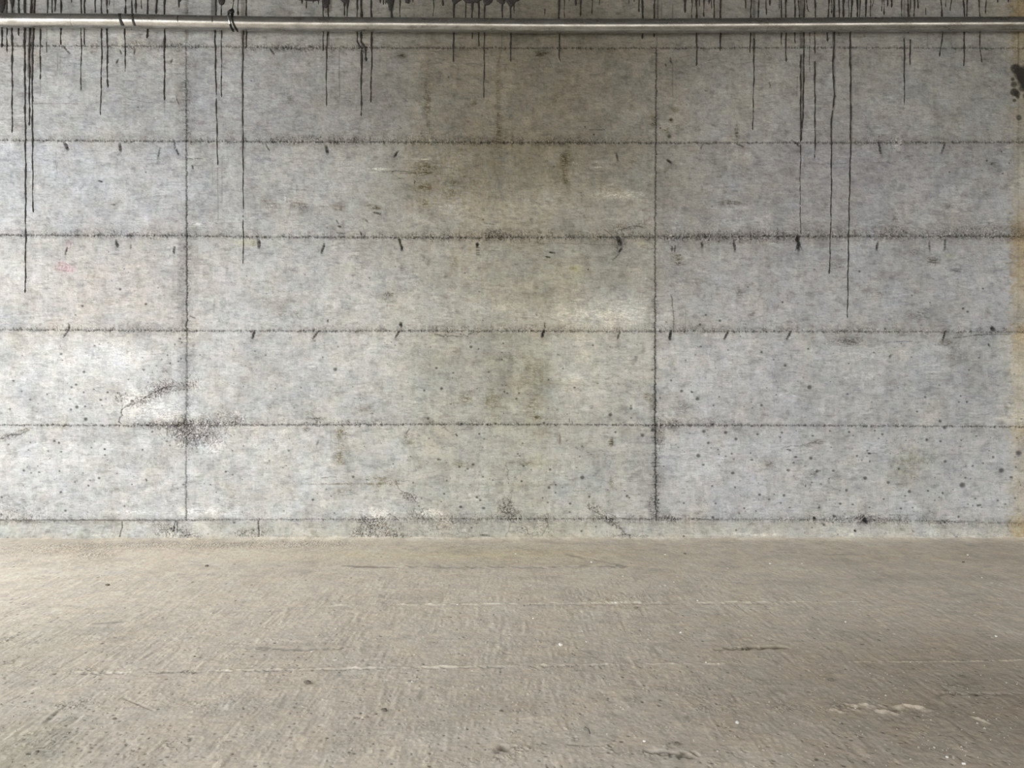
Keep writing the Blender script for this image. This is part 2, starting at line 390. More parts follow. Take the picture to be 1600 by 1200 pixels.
for k, (cl, inten, ls, ba, bb) in enumerate(SEAMS):
    cy = interp(W.u, cl) + wob[k] * 0.45
    I = interp(W.u, inten) * (1 + 0.25 * fnoise(4, w, 30 + k, 40, 1.0)[0])
    I = np.clip(I, 0.02, 2.0)
    d = V - cy[None, :]
    band = np.where(d < 0, np.exp(-(d / (1.25 * ba * (0.3 + 0.8 * I[None, :]))) ** 2), np.exp(-(d / (1.2 * bb * (0.4 + 0.8 * I[None, :]))) ** 2))
    ragged = band * sstep(-1.4, 0.6, crB + 1.6 * band - 0.5)
    lw = 0.9 + 0.5 * np.clip(fnoise(4, w, 40 + k, 14, 0.8)[1], -1, 2)
    gate = np.clip(0.68 + 0.5 * fnoise(4, w, 50 + k, 30, 0.9)[2], 0.08, 1.3)
    core = np.exp(-(d / lw[None, :]) ** 2)
    near = np.exp(-(d / 12.0) ** 2)
    W.L -= ls * core * gate[None, :] * (1 - .35 * np.clip(I, 0, 1)[None, :])
    W.L -= I[None, :] * ragged * ((0.75 * crack + 0.75 * crack2) * np.clip(.7 + .4 * soft, .1, 1.6) + 0.08)
    W.L += I[None, :] * ragged * (0.35 * speck + 0.22 * sstep(.5, 1.4, crB))
    W.L -= 0.10 * near * I[None, :]
    W.T += (near * I[None, :])[..., None] * np.array([0.02, 0.0, -0.03], np.float32)
    W.H += -0.011 * core * gate[None, :] - 0.009 * ragged * I[None, :] * crack + 0.005 * ragged * I[None, :] * speck
    # small downward teeth of grout under the seam
    teeth = np.exp(-((d - 3) / 4.0) ** 2) * (d > 0) * sstep(1.0, 2.0, fnoise(h, w, 60 + k, 4, 0.8, 1, 3.0))
    W.L -= 0.7 * teeth * np.clip(I[None, :] - 0.4, 0, 1)

# vertical seams ------------------------------------------------------------
wv = fnoise(8, h, 70, 50, 1.2)
VS = [(interp(W.v, [(-20, 293), (75, 291), (400, 292), (620, 292), (680, 291), (856, 291)]),
       [(-20, .5), (90, .5), (150, .9), (215, .9), (240, .35), (360, .4), (400, .9), (515, .8), (590, .6), (660, 1.0), (720, .25), (800, .5), (813, .4), (818, 0)],
       [(-20, .25), (70, .3), (90, .7), (220, .8), (360, 1.3), (515, 1.2), (540, .5), (650, .6), (690, .5), (812, .9), (815, 0)]),
      (interp(W.v, [(-20, 1028), (75, 1026), (400, 1024), (660, 1024), (856, 1026)]),
       [(-20, .1), (75, .2), (180, .3), (190, .8), (220, .3), (340, .2), (460, .2), (470, .9), (520, .6), (600, .6), (640, 1.0), (680, 1.2), (740, 1.2), (800, .9), (812, .5), (818, 0)],
       [(-20, .15), (70, .3), (80, 1.1), (220, 1.1), (360, 1.1), (500, 1.2), (640, 1.4), (812, 1.3), (818, 0)]),
      (interp(W.v, [(-20, 1592), (856, 1591)]),
       [(-20, 0), (90, .1), (200, .2), (856, .1)],
       [(-20, .25), (100, .3), (200, .1), (856, .05)])]
for k, (cx, inten, ls) in enumerate(VS):
    cx = cx + wv[k] * 0.5
    I = np.clip(interp(W.v, inten) * (1 + 0.3 * fnoise(4, h, 80 + k, 40, 1.0)[0]), 0, 2)[:, None]
    S = interp(W.v, ls)[:, None]
    d = U - cx[:, None]
    band = np.exp(-(d / (2.2 + 3.6 * I)) ** 2)
    ragged = band * sstep(-1.4, 0.6, crB + 1.6 * band - 0.5)
    core = np.exp(-(d / 1.0) ** 2)
    W.L -= S * core * (0.9 + 0.25 * fnoise(4, h, 90 + k, 20, .9)[0][:, None]) + I * ragged * (0.8 * crack2 + 0.15)
    W.L -= 0.09 * I * np.exp(-(d / 14.0) ** 2)
    W.H += -0.010 * core * S - 0.007 * ragged * I * crack2
# dirty strips either side of the left seam
for (x, y0, y1, ww, a) in [(281, 80, 215, 13, .16), (300, 85, 215, 14, .20), (283, 370, 515, 9, .36), (303, 370, 480, 12, .14), (284, 520, 610, 8, .22), (300, 540, 600, 14, .14), (1018, 470, 515, 12, .28), (1020, 600, 660, 9, .25)]:
    q = W.win(x - 25, x + 25, y0 - 20, y1 + 20)
    sj, si, UU, VV = q
    mm = sstep(ww / 2 + 4, ww / 2 - 3, np.abs(UU - x) + 0 * VV) * sstep(y0 - 8, y0 + 8, VV) * sstep(y1 + 8, y1 - 8, VV)
    W.add(sj, si, (mm * (0.4 + 0.8 * patch[sj, si])).astype(np.float32), L=-a)

# rust coloured strip at the right edge, black spill
q = W.win(1520, 1800, -20, 856); sj, si, UU, VV = q
rs = sstep(1572, 1590, UU + 5 * soft[sj, si]) * sstep(1760, 1660, UU)
vv = interp(W.v[sj], [(-20, 1.3), (20, 1.3), (70, .9), (110, .6), (200, .45), (300, .3), (372, 1.2), (440, 1.0), (500, .4), (515, 1.2), (560, .5), (660, .4), (672, 1.0), (700, .3), (800, .5), (825, 1.2), (856, .9)])[:, None]
W.T[sj, si] += (rs * vv)[..., None] * np.array([0.10, -0.05, -0.36], np.float32)
W.L[sj, si] -= 0.10 * rs * vv * (1 + 0.5 * soft[sj, si])
W.blob(1560, 20, 30, 25, T=(0.04, 0, -0.12), L=-0.05)
# pale render strip lower right
W.blob(1590, 620, 16, 110, L=0.12, T=(0.02, 0, -0.02))
for (x, y, r) in [(1587, 107, 8), (1596, 116, 11), (1606, 116, 16), (1601, 126, 10), (1612, 132, 14), (1582, 124, 3), (1584, 132, 5), (1585, 144, 6.5), (1589, 147, 5), (1585, 157, 3), (1592, 184, 4.5), (1598, 138, 6), (1590, 152, 3), (1604, 150, 6)]:
    W.blob(x, y, r, r * .9, L=-2.0 if r > 6 else -1.3, p=6, mask=np.clip(0.92 + 0.12 * crA, 0.6, 1))
W.L = np.maximum(W.L, -2.7)

# broken, honeycombed concrete ---------------------------------------------
def comb(x, y, rx, ry, rot=0.0, a=1.0, white=0.1, tex=None, p=3.0):
    R = max(rx, ry) * 1.7
    q = W.win(x - R, x + R, y - R, y + R)
    if q is None: return
    sj, si, UU, VV = q
    c, s = math.cos(rot), math.sin(rot)
    A = ((UU - x) * c + (VV - y) * s) / rx; B = (-(UU - x) * s + (VV - y) * c) / ry
    r = np.sqrt(A * A + B * B) + 0.22 * crB[sj, si] + 0.1 * soft[sj, si]
    m = sstep(1.25, 0.75, r)
    t = (np.clip(.55 * crack + .75 * crack2, 0, 1.15) if tex is None else tex)[sj, si]
    W.L[sj, si] += m * (-(1.35 if y < 750 else 2.2) * a * t * np.clip(0.7 + 0.4 * soft[sj, si], 0.2, 1.5) - 0.10 * a + white + 0.3 * a * speck[sj, si])
    W.T[sj, si] += (m * a)[..., None] * np.array([0.015, -0.008, -0.012], np.float32)
    W.H[sj, si] += m * (-0.010 * a * t - 0.006 * a)
comb(305, 672, 44, 14, 0, .7, .09)
comb(300, 686, 44, 13, 0.05, .55, .06)
comb(290, 678, 18, 26, 0, .35, .02)
comb(325, 686, 26, 11, -.1, .45, .08)
comb(340, 656, 36, 11, -.1, .6, .12)
comb(280, 666, 26, 8, 0, .5, .0)
comb(240, 665, 34, 6, 0, .7, .0)
comb(370, 656, 16, 7, 0, .5, .05)
comb(332, 705, 10, 7, .7, .35, .12, crack2)
comb(300, 594, 14, 10, 0, .45, .1)
comb(272, 606, 30, 8, -.15, .8, .08)
comb(250, 600, 26, 7, -.3, .8, .12, crack2)
comb(247, 613, 20, 7, -.6, .8, .08)
comb(220, 626, 18, 7, -.45, 1.0, .1)
comb(190, 622, 12, 10, 0, .8, .14, crack2)
comb(245, 650, 34, 8, 0, .3, .1)
comb(12, 683, 18, 5, -.2, 1.0, .1)
comb(34, 676, 10, 4, -.5, .8, .1)
comb(270, 832, 30, 8, 0, .75, .08)
comb(258, 822, 22, 6, .2, .5, .08)
comb(300, 838, 12, 5, 0, .7, .05)
comb(395, 833, 28, 7, -.1, .6, .1)
comb(30, 805, 46, 10, 0, .28, .05, crack2)
comb(585, 832, 34, 11, -.1, 1.0, .08)
comb(580, 815, 20, 10, 0, .9, .12)
comb(590, 803, 22, 8, 0, .3, .22, crack2)
comb(625, 838, 20, 5, .1, .9, .0)
comb(655, 802, 14, 8, 0, .55, .14)
comb(682, 804, 24, 8, .2, .35, .2, crack2)
comb(690, 818, 34, 8, .1, .4, .08)
comb(635, 775, 9, 5, .6, .7, .02)
comb(646, 778, 6, 6, .6, .7, .05)
comb(790, 790, 12, 12, .3, .8, .05)
comb(800, 805, 16, 10, 0, .5, .03)
comb(790, 735, 4, 14, -.15, .4, .02, crack2)
comb(700, 830, 60, 8, 0, .25, .05, crack2)
comb(835, 828, 30, 9, 0, .5, .04, crack2)
comb(930, 795, 16, 7, .5, .7, .12)
comb(950, 812, 22, 5, .35, .5, .08)
comb(955, 815, 12, 5, .7, .8, .06)
comb(970, 828, 18, 4, .75, .5, .06, crack2)
comb(985, 838, 30, 4, 0, .5, .05)
comb(1022, 790, 9, 18, 0, .5, 0)
comb(1045, 810, 14, 4, .2, .9, -.05)
comb(1353, 810, 14, 6, 0, .9, 0)
comb(1340, 812, 50, 6, 0, .4, .04)
comb(1475, 816, 12, 3, 0, .9, 0)
comb(1400, 224, 14, 9, 0, .45, .15)
comb(985, 352, 30, 7, -.15, .6, -.02, crack2)
comb(970, 382, 10, 12, .2, .5, -.02)
comb(1390, 360, 30, 8, 0, .5, 0)
comb(1530, 362, 60, 9, 0, .55, .03)
comb(1150, 372, 110, 8, 0, .45, 0)
comb(775, 366, 18, 7, 0, .8, .08)
comb(1030, 680, 9, 22, 0, .6, -.05)
comb(1045, 662, 24, 8, .15, .6, 0)
comb(1120, 660, 18, 6, 0, .4, .02)
comb(567, 74, 8, 7, 0, .9, -.3)
comb(470, 74, 46, 6, 0, .5, .05)

def ragline(pts, wdt, L, H=0, jit=1.2, seed=0, T=None, soft=.8):
    r = rng(seed + int(pts[0][0] * 7 + pts[0][1]))
    out = []
    for (a, b) in zip(pts[:-1], pts[1:]):
        n = max(2, int(math.hypot(b[0] - a[0], b[1] - a[1]) / 4))
        for i in range(n):
            t = i / n
            out.append((a[0] + (b[0] - a[0]) * t + r.normal() * jit, a[1] + (b[1] - a[1]) * t + r.normal() * jit))
    out.append(pts[-1])
    for s0, s1 in zip(out[:-1], out[1:]):
        W.line([s0, s1], wdt * r.uniform(.6, 1.4), L=L * r.uniform(.5, 1.2), H=H, T=T, soft=soft)

# crack running up to the left seam, and smaller cracks
ragline([(184, 662), (190, 650), (192, 642), (200, 634), (215, 628), (230, 618), (245, 610), (262, 604), (280, 606)], 1.6, -.75, -.006)
ragline([(183, 616), (190, 622), (190, 630)], 1.2, -.6)
ragline([(0, 686), (15, 680), (32, 678), (45, 672)], 1.4, -.7, -.005)
ragline([(618, 752), (628, 768), (640, 772), (648, 782), (652, 790)], 1.2, -.6, -.004)
ragline([(600, 810), (608, 802), (620, 810)], 1.2, -.6, -.004)
ragline([(790, 722), (793, 738), (796, 750)], 1.3, -.5)
ragline([(800, 765), (797, 785), (790, 800), (800, 815), (790, 838)], 1.2, -.4)
ragline([(920, 790), (932, 800), (945, 808), (962, 820), (975, 832), (985, 840)], 1.3, -.7, -.004)
ragline([(945, 800), (965, 808), (985, 811)], 1.2, -.6)
ragline([(818, 822), (826, 836), (840, 836)], 1.2, -.6)
ragline([(850, 806), (856, 820), (850, 832)], 1.2, -.5)
ragline([(187, 818), (187, 842)], 1.6, -.9, -.006, .3)
ragline([(272, 815), (270, 830)], 2.2, -.9, -.006, .5)
ragline([(275, 815), (276, 832)], 1.6, -.9, -.006, .5)
ragline([(403, 814), (405, 842)], 2.2, -.9, -.006, .8)
ragline([(88, 232), (87, 255), (92, 276)], .9, -.35, 0, .6)
ragline([(945, 360), (958, 368)], 1, -.6)
ragline([(960, 364), (975, 356), (990, 352), (1010, 356)], 1.2, -.6, -.003)
ragline([(840, 381), (880, 380), (965, 383)], .9, -.55, 0, .5)
ragline([(1490, 528), (1530, 523), (1580, 522)], 1.2, -.8, -.004, .4)
ragline([(1385, 535), (1425, 533)], 1.3, -.5, 0, .3, T=(-.08, -.02, .12))
ragline([(680, 522), (720, 526), (740, 519)], 1.6, -.6, -.004)
ragline([(690, 669), (708, 675), (735, 668)], 1.1, -.45, 0)
ragline([(1352, 708), (1370, 709)], 1.2, -1.0, 0, .5)
ragline([(1390, 805), (1430, 804)], 1.2, -.5, 0, .5)
ragline([(1225, 698), (1250, 697), (1275, 690)], 1.3, -.5, 0, .8)
ragline([(1049, 460), (1052, 485), (1053, 515)], 1.3, -.7, -.002, .3)
ragline([(1071, 480), (1071, 515)], .9, -.35, 0, .3)
ragline([(470, 756), (530, 757)], 1.1, -.35, 0, .4)
ragline([(500, 746), (524, 745)], 1.3, -.5, 0, .4)
ragline([(615, 752), (640, 751)], 1.2, -.5, 0, .4)
ragline([(50, 162), (120, 162)], .9, -.5, 0, .3)
ragline([(200, 155), (228, 160), (250, 162)], 1.1, -.55, 0, .6)
ragline([(260, 115), (290, 116)], 1.0, -.6, 0, .4)
ragline([(292, 104), (306, 104)], .9, -.5, 0, .3)
ragline([(229, 250), (250, 248)], .9, -.5, 0, .3)
ragline([(293, 248), (317, 248)], 1.1, -.8, 0, .3)
ragline([(275, 150), (280, 164)], 1.2, -.8, 0, .4)
ragline([(935, 196), (945, 203)], 1, -.5, 0, .3)
ragline([(922, 203), (945, 203)], 1.1, -.6, 0, .3)
ragline([(595, 268), (618, 267), (650, 270)], 1.3, -.6, 0, .5)
ragline([(625, 271), (675, 270)], 1.2, -.6, 0, .4, T=(.06, 0, -.1))
ragline([(455, 317), (480, 319)], 1.6, -.45, 0, .4, T=(.08, 0, -.06))
ragline([(452, 295), (480, 298)], 1.2, -.4, 0, .4)
ragline([(756, 349), (775, 351)], 1.2, -.7, 0, .3)
ragline([(1360, 155 + 300), (1460, 435)], .7, -.12, 0, .3)
ragline([(1240, 256), (1330, 256)], .6, -.3, 0, .3)
ragline([(857, 92), (864, 108)], .9, -.5, 0, .4)
ragline([(968, 84), (975, 96)], 1.6, -.25, 0, .4)
# red-brown rust spots beside the seams
for (x, y) in [(875, 682), (875, 690)]: W.blob(x, y, 1.2, 5, L=-.6, T=(.15, -.05, -.15))

# dents left by formwork ties: short slanted marks under the seams
# (x, y top, length, lean, width, strength)
DENTS = [(99, 71, 12, 9, 3.2, 1.0), (188, 78, 6, 2, 2, .8), (211, 76, 9, -1, 2, 1.0), (422, 75, 10, 7, 2.5, 1.1),
         (101, 223, 10, 5, 5.5, 1.2), (187, 224, 12, 2, 5, 1.0), (250, 231, 16, -3, 2.2, 1.2), (272, 220, 12, 1, 2.2, 1.3), (276, 233, 9, 3, 3.2, 1.0),
         (300, 258, 6, 2, 2.5, .9), (416, 226, 9, 5, 2, 1.2), (510, 228, 12, 2, 5.5, 1.1), (622, 236, 9, -6, 3, 1.6), (963, 240, 10, 3, 3, 1.1),
         (1043, 250, 4, 6, 4, 1.5), (1099, 225, 8, -4, 2, .9), (1150, 224, 5, 12, 2.6, 1.3), (1238, 219, 9, 11, 3.2, 1.4), (1373, 223, 16, 4, 4, 1.5),
         (1477, 223, 16, -5, 3, 1.3), (105, 387, 10, -3, 2.6, 1.5), (182, 376, 9, 2, 5, 1.1), (205, 383, 5, 0, 1.6, .6), (273, 386, 9, -1, 4, 1.1),
         (404, 375, 11, 1, 5.5, 1.3), (507, 381, 14, -4, 4, 1.4), (623, 372, 9, 3, 4, 1.4), (627, 382, 9, 1, 4, 1.5), (746, 380, 5, 0, 4.5, 1.5),
         (858, 394, 1, 8, 2.4, 1.6), (853, 401, 1, 7, 2.4, 1.5), (966, 371, 10, 4, 8, 1.0), (971, 388, 6, -3, 4, 1.0), (968, 396, 10, -10, 1.6, .8),
         (1097, 378, 8, 0, 4, .9), (1147, 376, 16, 2, 4.5, 1.4), (1248, 370, 6, -2, 7, 1.5), (1248, 379, 12, 0, 7, 1.2), (1372, 378, 12, -2, 4, 1.5),
         (1453, 376, 17, 0, 3, .9), (1478, 372, 18, -2, 4, 1.1), (108, 506, 8, 0, 4, 1.0), (107, 516, 11, -8, 2.6, 1.1), (398, 517, 11, -3, 4.5, 1.4),
         (297, 494, 3, 8, 2, .9), (498, 517, 12, -9, 3, 1.4), (513, 499, 4, -1, 2, 1.1), (626, 504, 6, 1, 4, 1.3), (624, 518, 9, -6, 3.2, 1.3),
         (851, 504, 8, 0, 2, 1.2), (850, 517, 9, -2, 5, 1.8), (969, 518, 12, -4, 3, 1.2), (1048, 518, 12, -1, 5, 1.7), (1139, 517, 12, -7, 4, 1.6),
         (1236, 518, 11, -6, 4, 1.7), (1477, 518, 13, -3, 3.6, 1.4), (1545, 537, 4, 2, 3, .9), (1550, 512, 3, 3, 7, 1.0),
         (154, 282, 2, 6, 3, 1.1), (174, 319, 1, 6, 2.2, .8), (540, 316, 1, 18, 1.0, .1), (582, 331, 3, 12, 3, .9), (572, 346 - 3, 4, 3, 2, .8),
         (526, 344, 5, 3, 2, 1.0), (529, 353, 1, 4, 2.5, .9), (526, 363, 2, 12, 3, .7), (563, 361, 6, 2, 2, 1.2), (622, 278, 1, 10, 2, .8),
         (648, 282, 5, 0, 1.5, 1.0), (1203, 128, 9, 1, 1.6, .8), (1048, 90, 7, 1, 2.6, 1.2), (1041, 99, 4, 0, 2, .9), (1100, 140, 2, 5, 1.5, .3),
         (712, 683 - 5, 4, 3, 2, 1.0), (640, 670, 8, -6, 2, .7), (498, 690, 5, -3, 2, .6), (1394, 554, 5, -4, 4, .6), (228, 748, 4, 1, 2, .7),
         (886, 702 - 14, 1, 0, 1, .1), (890, 654, 6, 0, 1.6, .9), (894, 658, 6, 0, 1.6, .8), (185, 92, 6, -3, 2.4, 1.1), (270, 92, 5, -3, 2.4, .9),
         (750, 836, 1, 14, 2.4, 1.2), (1352, 812, 5, 3, 6, 1.5), (1495, 840, 4, 4, 6, 1.4), (1336, 829, 1, 1, 3.2, 1.6), (1272, 808, 4, 2, 4, 1.3)]
for i, (x, y, ln, lean, ww, s) in enumerate(DENTS):
    r = rng(500 + i)
    n = 4
    pts = [(x + lean * t / n + r.normal() * .35, y + ln * t / n) for t in range(n + 1)]
    for t in range(n):
        ws = ww * (0.75 + 0.4 * math.sin(math.pi * (t + .7) / (n + .6)))
        W.line(pts[t:t + 2], ws * .8, L=-s * .62, H=-.006, soft=1.3, mask=np.clip(0.85 + 0.22 * crA, .3, 1.2))
    W.blob(x + lean, y + ln + 3, ww * 1.1, 5, L=-.14 * s)
# tie dents with a comb of short bars
for yy in (382, 387, 391, 395, 398): W.line([(744.5, yy), (749, yy)], 1.4, L=-1.0, soft=1)
W.line([(1050, 385), (1050, 392)], 1.7, L=-1.2); W.line([(1055, 384), (1054, 393)], 1.7, L=-1.2); W.line([(1048, 389), (1056, 388)], 1.3, L=-.9)
for dx in (-5, 0, 5): W.line([(1248 + dx * .2, 378), (1248 + dx, 391)], 1.2, L=-.9)
for (a, b) in ((1449, 403), (1453, 406), (1457, 411), (1450, 410)): W.line([(a, b), (a + 12, b)], 1.3, L=-.5, T=(.02, 0, -.1))
W.line([(1461, 404), (1461, 415)], 1.1, L=-.5)

# faded red chalk box with marks, and other old formwork prints
RC = (.10, -.14, -.10)
W.blob(97, 417, 13, 8, T=(.05, -.09, -.06), L=-.03)
W.blob(112, 420, 9, 6, T=(.04, -.06, -.04))
for p in ([(91, 410), (103, 412), (109, 416), (107, 424), (102, 423), (86, 420), (87, 415)], [(93, 410), (94, 414), (92, 416)],
          [(96, 419), (98, 415)], [(101, 420), (103, 416), (105, 419), (103, 422)], [(113, 419), (113, 424)], [(111, 424), (116, 424)], [(119, 418), (119, 421)],
          [(106, 374), (110, 380), (110, 387), (106, 389)], [(104, 378), (103, 382)], [(111, 376), (112, 374)]):
    W.line(p, 1.0, L=-.25, T=RC, soft=1.0)
W.blob(107, 382, 8, 8, T=(.03, -.05, -.03))
for p in ([(412, 312), (418, 318), (420, 330)], [(412, 313), (432, 314)], [(425, 318), (426, 326)], [(431, 320), (432, 325)]):
    W.line(p, 1.2, L=-.25, T=(.06, -.06, -.04))
for p in ([(523, 322), (533, 322), (533, 328), (525, 328), (523, 322)],):
    W.line(p, 1.2, L=-.4, T=(.05, -.03, -.05))
for p in ([(602, 458), (604, 462), (606, 458)], [(608, 459), (608, 462), (610, 462)], [(612, 459), (614, 458)], [(612, 462), (614, 462)], [(578, 458), (581, 462)], [(600, 468), (604, 467)], [(604, 478), (606, 478)], [(609, 478), (611, 478)], [(613, 478), (614, 478)]):
    W.line(p, 1.2, L=-.5, T=(.05, -.03, -.03))
W.blob(380, 378, 16, 6, T=(.03, .02, -.16)); W.blob(398, 380, 5, 4, L=-.4, T=(.03, .02, -.2), mask=patch + .3)
W.blob(900, 420, 9, 6, T=(.04, .03, -.22), L=.04); W.blob(1005, 380, 10, 7, T=(.04, .02, -.14), L=.06); W.blob(1483, 400, 8, 5, T=(0, .03, -.15), L=-.1)
# purple-black stain faces on tar: faint broad runs under the thicker tar
for pts, ww, L in [([(52, -12), (51, 20), (48, 70), (47, 118)], 9, -.75), ([(40, -12), (40, 60)], 4, -.7), ([(20, -12), (20, 20)], 7, -.8), ([(4, -12), (4, 18)], 12, -1.0),
                   ([(335, -12), (334, 24)], 9, -.75), ([(380, -12), (380, 60)], 7, -.5), ([(379, 50), (379, 230)], 3.6, -.35), ([(380, 230), (381, 260)], 5, -.25),
                   ([(512, -5), (512, 14)], 13, -.6), ([(512, 30), (513, 70)], 3.6, -.7), ([(612, -5), (611, 14)], 8, -.9), ([(1178, -12), (1178, 80)], 4.2, -.55),
                   ([(1252, -12), (1253, 72)], 6.5, -.7), ([(1303, -12), (1303, 90)], 4.6, -.7), ([(1252, 86), (1254, 160), (1251, 215)], 5, -.45),
                   ([(1328, 50), (1330, 90), (1330, 225)], 3.4, -.35), ([(1302, 90), (1305, 150), (1299, 190), (1299, 225)], 3.4, -.5),
                   ([(1413, -12), (1413, 28)], 3, -.35), ([(1512, -12), (1511, 26)], 3, -.3), ([(1028, -12), (1028, 28)], 3, -.5), ([(1034, 5), (1033, 30)], 1.5, -.5),
                   ([(292, -12), (292, 60)], 6, -.18), ([(1591, 40), (1591, 110)], 1.4, -.5), ([(784, 45), (784, 75), (779, 98)], 1.3, -.45),
                   ([(73, 45), (73, 82)], 1.2, -.6), ([(90, 85), (90, 110)], 1.2, -.4), ([(94, 88), (94, 110)], 1.2, -.35), ([(178, -12), (178, 20)], 1.2, -.5),
                   ([(530, 80), (530, 122), (531, 150)], 1.1, -.5), ([(340, 262), (341, 345)], 1.1, -.5), ([(332, 250), (332, 290)], 1, -.3), ([(347, 245), (347, 318)], 1.1, -.4),
                   ([(1450, 48), (1449, 74)], 1.2, -.35), ([(1051, 8), (1051, 28)], 1.1, -.7), ([(1051, 100), (1051, 150)], 1, -.5), ([(257, 157), (257, 175)], 1.2, -.5),
                   ([(195, 150), (196, 200)], 5, -.10), ([(677, 48), (677, 66)], 8, -.15), ([(1246, 120), (1245, 150)], 1, -.6), ([(63, 120), (63, 150)], 1, -.5),
                   ([(612, 75), (612, 130)], 3, -.08), ([(845, 640), (846, 560)], 6, -.1), ([(640, 290), (640, 350)], 12, -.08), ([(1460, 120), (1460, 270)], 3, -.08)]:
    W.line(pts, ww, L=L, T=(.02, 0, -.03), soft=1.6)

# air holes ------------------------------------------------------------------
r = rng(77)
def pits(n, x0, x1, y0, y1, rmin, rmax, pw=2.5):
    for _ in range(n):
        x, y = r.uniform(x0, x1), r.uniform(y0, y1)
        rr = rmin + (rmax - rmin) * r.random() ** pw
        W.blob(x, y, rr * r.uniform(.9, 1.4), rr * r.uniform(.8, 1.1), L=-min(1.5, .55 + .35 * rr), H=-.002 * rr, p=4)
pits(120, -200, 290, 525, 655, .6, 2.0); pits(120, -200, 290, 672, 805, .6, 1.9)
pits(70, 294, 640, 525, 655, .5, 1.3); pits(110, 294, 640, 672, 805, .5, 1.4)
pits(70, 640, 1024, 520, 655, .5, 1.6); pits(100, 640, 1024, 672, 805, .6, 2.0)
pits(110, 1028, 1800, 525, 655, .6, 1.6); pits(330, 1028, 1800, 672, 812, .6, 2.1)
pits(45, 1028, 1800, 385, 510, .5, 1.4); pits(40, -200, 290, 390, 510, .5, 1.3); pits(60, 294, 1024, 390, 510, .5, 1.2)
pits(30, 294, 1800, 235, 360, .5, 1.3); pits(40, -200, 1800, 85, 215, .5, 1.2); pits(60, -200, 1800, 815, 842, .6, 1.8)
for (x, y, rr) in [(134, 655, 2.8), (120, 636, 2.6), (111, 640, 1.9), (133, 635, 1.8), (168, 613, 1.8), (112, 605, 1.9), (119, 601, 2), (131, 613, 1.6),
                   (188, 452, 1.9), (129, 478, 1.8), (228, 475, 2), (85, 689, 1.7), (92, 692, 1.8), (164, 711, 1.5), (37, 735, 1.8), (93, 736, 1.4), (155, 747, 2),
                   (138, 759, 1.7), (95, 769, 1.9), (206, 757, 1.3), (164, 702, 1.2), (353, 737, 1.8), (390, 500 - 128, 1.2), (1265, 605, 3.6), (1134, 676, 2.7), (1100, 674, 2.5),
                   (1107, 692, 2.2), (1150, 686, 2.4), (1090, 623, 3), (1065, 611, 2.4), (1190, 633, 2), (1091, 712, 3.2), (1187, 773, 2.3), (1391, 706 + 3, 1),
                   (1267, 716, 2.7), (1277, 736, 2.6), (1352, 747, 2.8), (1388, 754, 2.4), (1421, 768, 2.6), (1504, 758, 4.4), (1565, 735, 4), (1592, 708, 4.6),
                   (1477, 721, 2.3), (1552, 714, 2), (1448, 687, 1.9), (1327, 675, 1.9), (1225, 774, 2.2), (1280, 793, 1.8), (1367, 673, 1.5), (1222, 676, 1.6),
                   (1469, 658, 2.4), (1476, 668, 3), (1511, 628, 1.9), (1433, 643, 1.6), (858, 762, 2.4), (818, 728, 1.8), (891, 787, 2), (980, 775, 2.2), (815, 752, 1.8),
                   (910, 746, 3.2), (921, 776, 1.8), (850, 661, 2), (807, 623, 1.6), (811, 614, 1.4), (524, 577, 3), (736, 542, 2.4), (682, 575, 2), (552, 745, 2.2),
                   (489, 781, 2), (690, 607, 2.3), (663, 610, 1.8), (745, 777, 1.9), (720, 792, 2.4), (788, 612, 1.4), (749, 678, 1.6), (669, 654, 1.8), (627, 155 + 45, .8),
                   (228, 269, 1.3), (1223, 472, 1.8), (1343, 424, 1.8), (1505, 482, 2), (1512, 487, 2), (1536, 451, 1.6), (1263, 545, 1.6), (1227, 571, 2), (1565, 237, 1.4),
                   (1567, 271, 1.4), (1577, 255, 1.3), (1542, 251, 1.6), (1032, 200, 1.5), (914, 198, 1.2), (928, 210, 1.6), (1046, 213, 3), (1049, 187, 2.6), (701, 120, 1.2),
                   (755, 343, 1.4), (919, 421, 1.4), (1103, 492, 1.7), (1094, 507, 1.8), (1190, 550, 2), (1125, 501, 2.2), (1004, 680, 3), (954, 648, 3), (986, 638, 2.4),
                   (1020, 672, 3), (868, 770, 1.4), (848, 778, 1.3), (1381, 780, 1.4), (1426, 793, 1.3), (1473, 770, 1.6), (1450, 767, 1.7), (770, 750, 1)]:
    W.blob(x, y, rr, rr * .9, L=-1.25, H=-.005, p=4)

# foot of the wall: the kicker below the last seam sits back a little on the left
cy6 = interp(W.u, SEAMS[5][0])[None, :]
kick = sstep(cy6 - 1, cy6 + 2.5, V)
leftk = interp(W.u, [(-200, .085), (160, .080), (230, .02), (420, .008), (700, .002), (1000, .012), (1500, .006), (1800, .006)])[None, :]
W.H -= kick * leftk
W.H += kick * sstep(822, 846, V) * leftk * 1.3
foot = sstep(828, 846, V + 2.2 * soft)
W.T += (foot * 0.8)[..., None] * np.array([0.03, -0.01, -0.10], np.float32)
W.T += (sstep(812, 820, V) * np.ones_like(U))[..., None] * np.array([0.015, 0.0, -0.06], np.float32)
W.L -= 0.55 * sstep(837, 843, V + 1.2 * crB) * (crack * .6 + .25) * interp(W.u, [(0, .9), (200, .9), (300, .6), (600, .8), (900, .6), (1010, .2), (1200, .2), (1380, .5), (1600, .4)])[None, :]

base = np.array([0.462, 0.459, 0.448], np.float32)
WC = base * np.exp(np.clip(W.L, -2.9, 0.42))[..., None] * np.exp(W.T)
WC = np.clip(WC, 0.012, 0.82)

